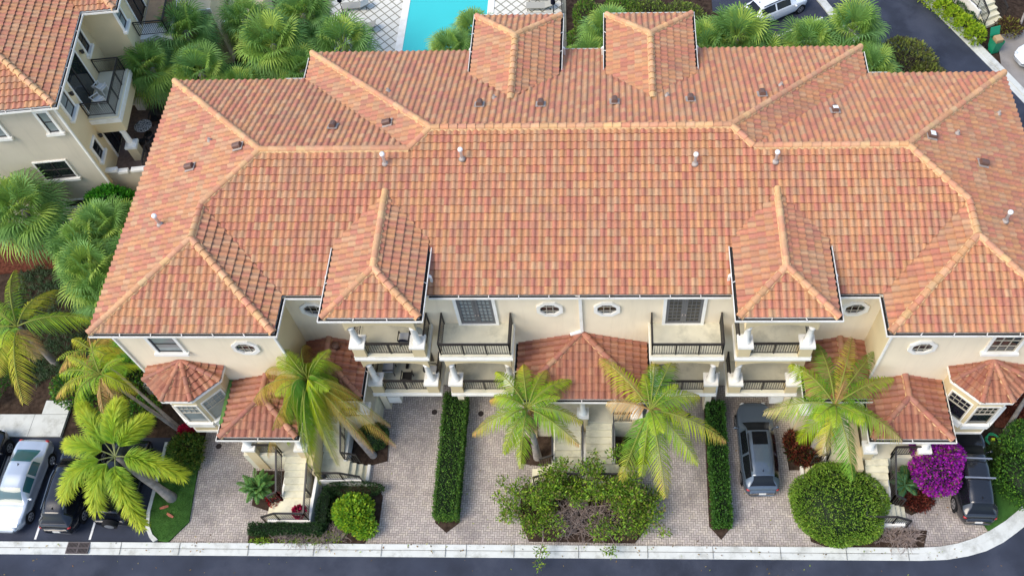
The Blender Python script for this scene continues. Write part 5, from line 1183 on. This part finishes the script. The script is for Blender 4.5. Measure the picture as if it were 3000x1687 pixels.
spiky('yellow_fern', 'yellow green fronds sticking out behind the right porch column', 15.9, -3.2, 2.0, 10, .8, [YG, (.25, .35, .03)])
spiky('yellow_fern', 'small fern against the outside of the right stair railing', 14.55, -5.2, .9, 8, .45, [(.2, .25, .04), (.3, .3, .05)])
spiky('bromeliad', 'red and green bromeliad in the bed right of the centre steps', 2.2, -3.1, .6, 14, .45, [(.25, .05, .03), (.12, .18, .03)])
shrub('fern_bush', 'olive fern bush at the top of the grass island', 'shrub', lump([(-20.3, -3.4, .5, .85, .8, .6, -.4, .6), (-19.9, -4.0, .4, .5, .5, .4, -.4, .6)]), 2600, .22, [(.07, .14, .02), (.11, .19, .025), (.16, .18, .03), (.04, .09, .015)], wd=.3)
shrub('green_shrub', 'bright green shrub mass between the concrete path and the clump palm', 'shrub', lump([(-27.0, -.1, .7, 1.3, 1.1, .7, -.4, .4), (-25.2, -.6, .8, 1.2, 1.2, .8, -.4, .4), (-24.0, .6, .8, 1.1, 1.1, .7, -.4, .4), (-23.1, -1.4, .6, .9, .9, .6, -.4, .5)]), 6500, .17, [(.06, .2, .02), (.10, .26, .025), (.04, .12, .02), (.2, .28, .03), (.05, .08, .03)])
shrub('green_shrub', 'dark green bush at the left edge beside the coconut palm', 'shrub', ell(-31.9, .6, .7, 1.2, 1.6, .8, -.4, .4), 2600, .15, [(.04, .13, .02), (.07, .2, .025)])
shrub('green_shrub', 'bright green rounded shrub against the greige wall in the side gap', 'shrub', ell(-27.4, 10.75, 2.1, 1.5, 1.1, 1.5, -.5, .3), 5200, .19, [(.05, .24, .015), (.08, .3, .02), (.03, .14, .015)], core=ellcore(-27.4, 10.75, 2.1, 1.5, 1.1, 1.5, .85))
m = MB().use(LEAF)
for _ in range(900):
    x, y = U(-33, -22.0), U(.6, 8.2); n_ = 12
    for k in range(n_): a = U(0, 2*PI); leaflet(m, Vector((x, y, 0)), Vector((cos(a), sin(a), U(.5, 1.6))), U(.35, .75), .03, jit((.035, .07, .025), .3), 1.0)
tag(m.build('tall_grass'), 'dark tufted ornamental grass covering the soil left of the building', 'ground cover', kind='stuff')
def banana(x, y, label):
    t = thing('broad_leaf_plant', label, 'plant', (x, y, 0)); m = MB().use(LEAF)
    for k in range(7):
        a = U(0, 2*PI); L = U(1.3, 1.9); d = Vector((cos(a), sin(a), 0)); s = Vector((-sin(a), cos(a), 0)); c = jit((.14, .36, .03), .2)
        P = [(.0, .02), (.25, .2), (.5, .28), (.75, .22), (1, .02)]
        for i in range(4):
            (a0, w0), (a1, w1) = P[i], P[i+1]; z0 = 1.2+1.1*a0-1.3*a0*a0; z1 = 1.2+1.1*a1-1.3*a1*a1
            for sg in (-1, 1): f = [d*a0*L+Vector((0, 0, z0)), d*a1*L+Vector((0, 0, z1)), d*a1*L+s*w1*sg+Vector((0, 0, z1+.08)), d*a0*L+s*w0*sg+Vector((0, 0, z0+.08))]; m.face(f, jit(c, .1))
    m.build('leaves', t); q = MB().use(LEAF, (.2, .28, .08)); q.tube([(0, 0, 0), (0, 0, 1.3)], [.09, .05], 8); q.build('stem', t, True)
banana(-25.4, 1.7, 'broad leaved banana like plant just outside the lower left roof corner'); banana(-24.3, 1.2, 'second broad leaved plant closer to the building corner')
# right edge
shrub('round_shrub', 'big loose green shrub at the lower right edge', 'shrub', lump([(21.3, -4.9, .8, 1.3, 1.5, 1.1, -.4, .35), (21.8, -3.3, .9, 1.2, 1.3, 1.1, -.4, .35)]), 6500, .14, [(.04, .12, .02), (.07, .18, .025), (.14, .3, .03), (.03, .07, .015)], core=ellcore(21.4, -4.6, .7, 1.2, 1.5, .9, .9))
shrub('dark_shrub', 'dark olive fern bush beside the black suv under the hose', 'shrub', lump([(20.6, -3.6, .3, .6, .7, .4, -.3, .6)]), 1400, .18, [(.03, .06, .015), (.05, .09, .02)], wd=.3)
shrub('croton_bush', 'reddish leaf litter shrub beyond the right bay window', 'shrub', lump([(22.2, -.4, .2, 1.0, 1.2, .3, -.3, .5)]), 2600, .16, [(.16, .04, .025), (.10, .03, .02), (.22, .07, .04)], wd=.4)
coconut('slim palm with forked pale trunk at the right edge', (21.4, -2.1), (23.6, 1.2, 4.2), [(25.2, 1.5, 3.5), (24.5, 3.0, 3.6), (22.8, 2.4, 3.3), (24.3, -.4, 3.3), (22.6, .4, 3.2)], LL=.5, n=26, name='clump_palm', group=None, tr=.1, extra=1)
t = thing('garden_hose', 'coiled green garden hose on the dark soil beside the right bay window', 'hose', (20.55, -2.65, .1)); m = MB().use(mat('green_hose', (.02, .28, .12), .4, .4))
P = [((.32+.05*sin(k*.7))*cos(k*.42)+.03*sin(k*1.3), (.30+.05*cos(k*.5))*sin(k*.42), .05+.002*k) for k in range(60)]; m.tube(P, .022, 6); m.build('hose', t, True); m = MB().use(mat('lime_plastic', (.4, .55, .02), .5)); m.box(-.08, .08, -.1, .04, .1, .2); m.build('nozzle', t)
# rear shrubs
shrub('clipped_hedge', 'olive brown leafy hedge block beside the rear road', 'hedge', lump([(20.4, 22.8, .9, 1.9, 2.2, .9, -.3, .3), (21.6, 20.8, .8, 1.4, 2.0, .8, -.3, .3), (19.3, 20.3, .8, 1.2, 1.8, .8, -.3, .3), (22.3, 18.5, .7, 1.1, 1.8, .7, -.3, .3)]), 9000, .24, [(.16, .17, .05), (.11, .12, .04), (.2, .24, .05), (.08, .07, .04), (.24, .27, .04)], wd=.35)
shrub('yellow_hedge', 'bright yellow green clipped hedge along the far kerb at the top right', 'hedge', lump([(24.3+.55*k-2.0, 27.9-.85*k+3, .6, .6, .75, .6, -.5, .25) for k in range(7)]), 5200, .2, [(.28, .42, .02), (.36, .46, .025), (.2, .32, .02)], wd=.4)
shrub('dark_hedge', 'dark green low hedge between the yellow hedge and the steps', 'hedge', lump([(25.1+.42*k-1.2, 28.4-.85*k+2.4, .45, .4, .7, .4, -.5, .25) for k in range(6)]), 3200, .1, [(.03, .08, .02), (.05, .11, .03)])
shrub('green_shrub', 'grassy green shrubs at the top edge right of the pool fence', 'shrub', lump([(-.5+1.3*k, 25.5+.4*math.sin(k), .6, .95, 1.4, .6, -.4, .4) for k in range(6)]+[(-.4, 22.8, .5, .8, 1.4, .5, -.4, .4), (-.3, 28.2, .5, .8, 1.6, .5, -.4, .4), (2.2, 28.5, .5, 1.3, 1.4, .6, -.4, .4)]), 10500, .22, [(.10, .22, .025), (.16, .28, .03), (.06, .13, .02), (.14, .16, .04)], wd=.35)
shrub('green_shrub', 'olive shrub at the top edge between the fence and the white suv', 'shrub', lump([(6.2, 27.5, .7, 1.6, 1.4, .8, -.4, .4), (8.0, 25.8, .7, 1.2, 1.3, .8, -.4, .4), (3.9, 28, .6, 1.4, 1.4, .7, -.4, .4)]), 4500, .2, [(.12, .16, .04), (.2, .28, .04), (.07, .09, .03)], wd=.4)
shrub('round_shrub', 'dark clipped round bush at the top left between fan palms', 'shrub', ell(-21.9, 22.7, 1.1, 1.1, 1.0, 1.0, -.5, .15), 3000, .1, [(.02, .05, .02), (.03, .07, .03)], core=ellcore(-21.9, 22.7, 1.1, 1.1, 1.0, 1.0, .93))
m = MB().use(LEAF)
for _ in range(900):
    x, y = RNG.choice([(U(-24, -14), U(16, 24)), (U(-1, 21), U(16.5, 23)), (U(-14, -1.5), U(17, 19))])
    for k in range(8): a = U(0, 2*PI); leaflet(m, Vector((x, y, 0)), Vector((cos(a), sin(a), U(.4, 1.2))), U(.3, .8), .05, jit((.05, .12, .025), .4), .8)
tag(m.build('undergrowth'), 'low dark green undergrowth beneath the rear palms', 'ground cover', kind='stuff')
# ------------------------------------------------------------------ POOLSIDE AND REAR OBJECTS
SLING = mat('sling_fabric', (.36, .35, .30), .8, .1)
def lounger(label, x, y, rz, towel=False):
    t = thing('sun_lounger', label, 'sun lounger', (x, y, .012), rz, 'sun loungers by the pool')
    m = MB().use(SLING); m.box(-.95, .35, -.33, .33, .28, .34); m.build('seat', t)
    m = MB().use(BLIND if towel else SLING); m.mesh([(.35, -.33, .30), (.95, -.33, .55), (.95, .33, .55), (.35, .33, .30), (.35, -.33, .34), (.95, -.33, .60), (.95, .33, .60), (.35, .33, .34)], [(0, 1, 2, 3), (7, 6, 5, 4), (0, 4, 5, 1), (1, 5, 6, 2), (2, 6, 7, 3), (3, 7, 4, 0)]); m.build('backrest', t)
    for a in (-.85, .75):
        for b in (-.28, .28): m = MB().use(BLKM); m.bar((a, b, 0), (a, b, .29), .04); m.build('leg', t)
lounger('lounger with a pale blue back at the top left of the pool deck', -16.5, 29.75, .1, True); lounger('grey lounger left of the pool behind the fan palm', -15.7, 27.6, 0)
lounger('grey lounger at the top edge right of the pool', -3.4, 30.5, 0); lounger('grey lounger right of the pool, middle of the three', -3.5, 29.5, 0); lounger('grey lounger right of the pool nearest the tower roof', -3.5, 28.4, 0)
for x, y, lb in ((-17.3, 29.1, 'closed navy parasol left of the pool'), (-2.5, 28.6, 'closed navy parasol right of the pool')):
    t = thing('parasol', lb, 'parasol', (x, y, .012), 0, 'closed parasols by the pool'); m = MB().use(BLKM); m.lathe((0, 0, 0), [(.28, 0), (.28, .06), (.03, .08), (.025, 2.5)], 12); m.build('pole', t)
    m = MB().use(NAVY); m.lathe((0, 0, 1.1), [(.05, 0), (.17, .15), (.13, .8), (.05, 1.45)], 10); m.build('canopy', t, True)
def fence(name, label, a, b, h=1.2):
    t = thing(name, label, 'fence', (a[0], a[1], 0)); a = Vector((*a, 0)); b = Vector((*b, 0)); o = a.copy(); d = b-a; K = max(1, int(d.length/1.8))
    m = MB().use(BLKM); m.bar((0, 0, h), d+Vector((0, 0, h)), .05); m.bar((0, 0, .15), d+Vector((0, 0, .15)), .04)
    N = int(d.length/.12)
    for i in range(N): p = d*i/N; m.bar(p+Vector((0, 0, .15)), p+Vector((0, 0, h)), .02)
    m.build('panel', t)
    for i in range(K+1): q = MB().use(BLKM); p = d*i/K; q.bar(p, p+Vector((0, 0, h+.08)), .06); q.build('post', t)
fence('pool_fence', 'black metal pool fence left of the deck', (-18.5, 19), (-19.0, 33)); fence('pool_fence', 'black metal pool fence right of the deck', (-1.3, 19), (-2.2, 33))
# top right: steps, bin, palm crown fan, planter
t = thing('entrance_steps', 'cream entrance steps with black railings at the top right corner', 'steps', (0, 0, 0))
m = MB().use(STEP)
def pr(p, z0, z1): m.prism(p, z0, z1)
u = Vector((.45, -.89, 0)); v = Vector((.89, .45, 0)); o0 = Vector((25.3, 29.4, 0))
def q4(a0, a1, b0, b1): return [tuple((o0+u*a+v*b)[:2]) for a, b in ((a0, b0), (a1, b0), (a1, b1), (a0, b1))]
m.prism(q4(-4, 1.7, .1, 1.5), 0, .95); m.prism(q4(1.7, 2.05, .1, 1.5), 0, .7); m.prism(q4(2.05, 2.4, .1, 1.5), 0, .45); m.prism(q4(2.4, 2.8, .1, 1.6), 0, .2); m.use(WHITE); m.prism(q4(-4, 2.0, -.08, .09), 0, .98); m.build('treads', t)
P_ = lambda a, b, z: tuple(o0+u*a+v*b+Vector((0, 0, z)))
railing('railing', t, [P_(-3, 0, .98), P_(1.6, 0, .98), P_(2.7, 0, .3)]); railing('railing', t, [P_(-3, 1.45, .96), P_(1.6, 1.45, .96), P_(2.8, 1.45, .3)])
t = thing('wheelie_bin', 'green wheeled bin with its lid open beside the far kerb', 'bin', (26.7, 24.9, .01), .3); BG = mat('green_bin', (.005, .22, .11), .45, .4)
m = MB().use(BG); m.mesh([(-.24, -.28, 0), (.24, -.28, 0), (.24, .28, 0), (-.24, .28, 0), (-.33, -.37, 1.0), (.33, -.37, 1.0), (.33, .37, 1.0), (-.33, .37, 1.0)], [(0, 3, 2, 1), (0, 1, 5, 4), (1, 2, 6, 5), (2, 3, 7, 6), (3, 0, 4, 7)])
m.build('body', t); m = MB().use(BG); m.mesh([(-.35, .38, 1.0), (.35, .38, 1.0), (.35, .62, 1.5), (-.35, .62, 1.5), (-.35, .42, 1.0), (.35, .42, 1.0), (.35, .66, 1.5), (-.35, .66, 1.5)], [(0, 1, 2, 3), (7, 6, 5, 4), (0, 4, 5, 1), (2, 6, 7, 3)]); m.build('lid', t)
m = MB().use(mat('cardboard', (.42, .29, .15), .8)); m.box(-.2, .26, -.25, .25, .7, 1.12); m.build('cardboard', t)
for s in (-1, 1): m = MB().use(RUB); m.tube([(s*.24, .32, .13), (s*.32, .32, .13)], .13, 14); m.build('wheel', t)
t = thing('ceiling_fan', 'discarded ceiling fan with dark blades lying on the far kerb', 'fan', (25.6, 25.7, .25)); m = MB().use(WPL); m.lathe((0, 0, 0), [(.13, 0), (.16, .08), (.1, .16)], 14); m.build('hub', t, True)
for k in range(5):
    a = k*2*PI/5+.4; d = Vector((cos(a), sin(a), 0)); s = Vector((-sin(a), cos(a), 0)); m = MB().use(mat('dark_wood', (.03, .02, .018), .5)); pts = [(.12, .03), (.35, .09), (.62, .08), (.72, 0), (.62, -.06), (.35, -.07), (.12, -.03)]
    V = [tuple(d*r+s*w+Vector((0, 0, z))) for z in (.05, .07) for r, w in pts]; m.mesh(V, [tuple(range(7))[::-1], tuple(range(7, 14))]+[(i, (i+1) % 7, 7+(i+1) % 7, 7+i) for i in range(7)]); m.build('blade', t)
shrub('dark_shrub', 'brown and yellow plant right of the far entrance steps', 'shrub', lump([(28.0, 26.6, .4, .8, .8, .5, -.3, .6)]), 900, .22, [(.06, .03, .02), (.2, .2, .03), (.10, .05, .03)], wd=.3)
coconut('thin leafed palm at the top right corner beside the steps', (28.6, 26.4), (29.6, 28.6, 2.6), [(28.2, 28.9, 2.2), (29.0, 27.4, 2.1), (30.8, 27.8, 2.1), (28.6, 29.8, 2.3), (30.2, 26.9, 1.9)], LL=.5, n=24, name='clump_palm', group=None, tr=.08, extra=1)
# left side small things
for x, y, lb in ((-30.5, 10.05, 'round white topped air conditioner at the right end of the row by the greige wall'), (-31.7, 9.9, 'round white topped air conditioner in the middle of the row by the greige wall'), (-29.4, 10.2, 'round air conditioner half hidden by the palms of the side gap')):
    t = thing('air_conditioner', lb, 'air conditioner', (x, y, .02), 0, 'air conditioners by the greige wall'); m = MB().use(mat('ac_grey', (.35, .35, .34), .6)); m.lathe((0, 0, 0), [(.38, 0), (.38, .75), (.40, .78), (.40, .86), (.3, .88)], 20); m.build('body', t); m = MB().use(BLKM); m.lathe((0, 0, .885), [(.28, 0), (.28, .01)], 20); m.build('fan_grille', t)
t = thing('air_conditioner', 'low grey metal unit on the soil left of the left bay window', 'air conditioner', (-22.6, .2, 0)); m = MB().use(mat('ac_grey', (.35, .35, .34), .6)); m.box(-.7, .7, -.35, .35, 0, .9); m.build('body', t); m = MB().use(BLKM); m.box(-.6, .6, -.28, .28, .901, .91); m.build('fan_grille', t)
for i, (x, y, a, lb) in enumerate(((-20.85, -6.35, .3, 'dry curled brown frond sheath on the lawn, upper of two'), (-20.45, -6.75, -.5, 'dry brown frond sheath on the lawn, lower of two'))):
    m = MB().use(mat('dry_sheath', (.30, .10, .06), .8)); m.mesh([(-.2, -.05, .03), (.0, -.08, .06), (.2, -.04, .02), (.22, .05, .05), (0, .06, .1), (-.22, .04, .05)], [(0, 1, 4, 5), (1, 2, 3, 4)]); o = m.build('palm_sheath'); o.location = (x, y, .1); o.rotation_euler = (0, 0, a); tag(o, lb, 'debris', 'dry palm sheaths on the lawn')
for x, y, s_, lb in ((-26.3, 3.6, .35, 'pale rock among the ornamental grass near the coconut palm trunk'), (-28.1, 1.0, .28, 'grey rock on the soil above the concrete path'), (-24.9, 2.8, .3, 'pale rock beside the broad leaved plants')):
    m = MB().use(mat('rock', (.3, .3, .3), .9, noise=.2)); V, F = ellips((0, 0, s_*.3), (s_*1.3, s_, s_*.6), 9, 6); m.mesh([(a*U(.85, 1.1), b*U(.85, 1.1), c_) for a, b, c_ in V], F); o = m.build('rock'); o.location = (x, y, 0); tag(o, lb, 'rock')
q = MB().use(mat('globe_black', (.01, .01, .01), .3, .5)); q.mesh(*ellips((0, 0, .16), (.19, .19, .17), 14, 8)); o = q.build('garden_ball', None, True); o.location = (-12.95, -4.9, .6); tag(o, 'black round pot in the corner of the left stair landing', 'pot')

# fallen leaves and grit
m = MB().use(LEAF)
for _ in range(420):
    r_ = RNG.random()
    if r_ < .45: x, y, z = U(-19.4, 18.5), U(-7.9, -.5), .012
    elif r_ < .7: x, y, z = U(-28, 18), U(-8.6, -8.1), .13
    else: x, y, z = U(-28, 20), U(-10.5, -8.8), .01
    a = U(0, 6.28); L = U(.03, .09); c = jit([(.2, .12, .04), (.3, .22, .08), (.12, .08, .04), (.25, .3, .05)][RNG.randrange(4)], .3)
    m.face([(x, y, z), (x+L*cos(a), y+L*sin(a), z+.01), (x+L*1.4*cos(a+.5), y+L*1.4*sin(a+.5), z+.004), (x+L*.5*cos(a+1.3), y+L*.5*sin(a+1.3), z)], c)
tag(m.build('leaf_litter'), 'small fallen leaves scattered over the driveways and the street', 'leaf litter', kind='stuff')
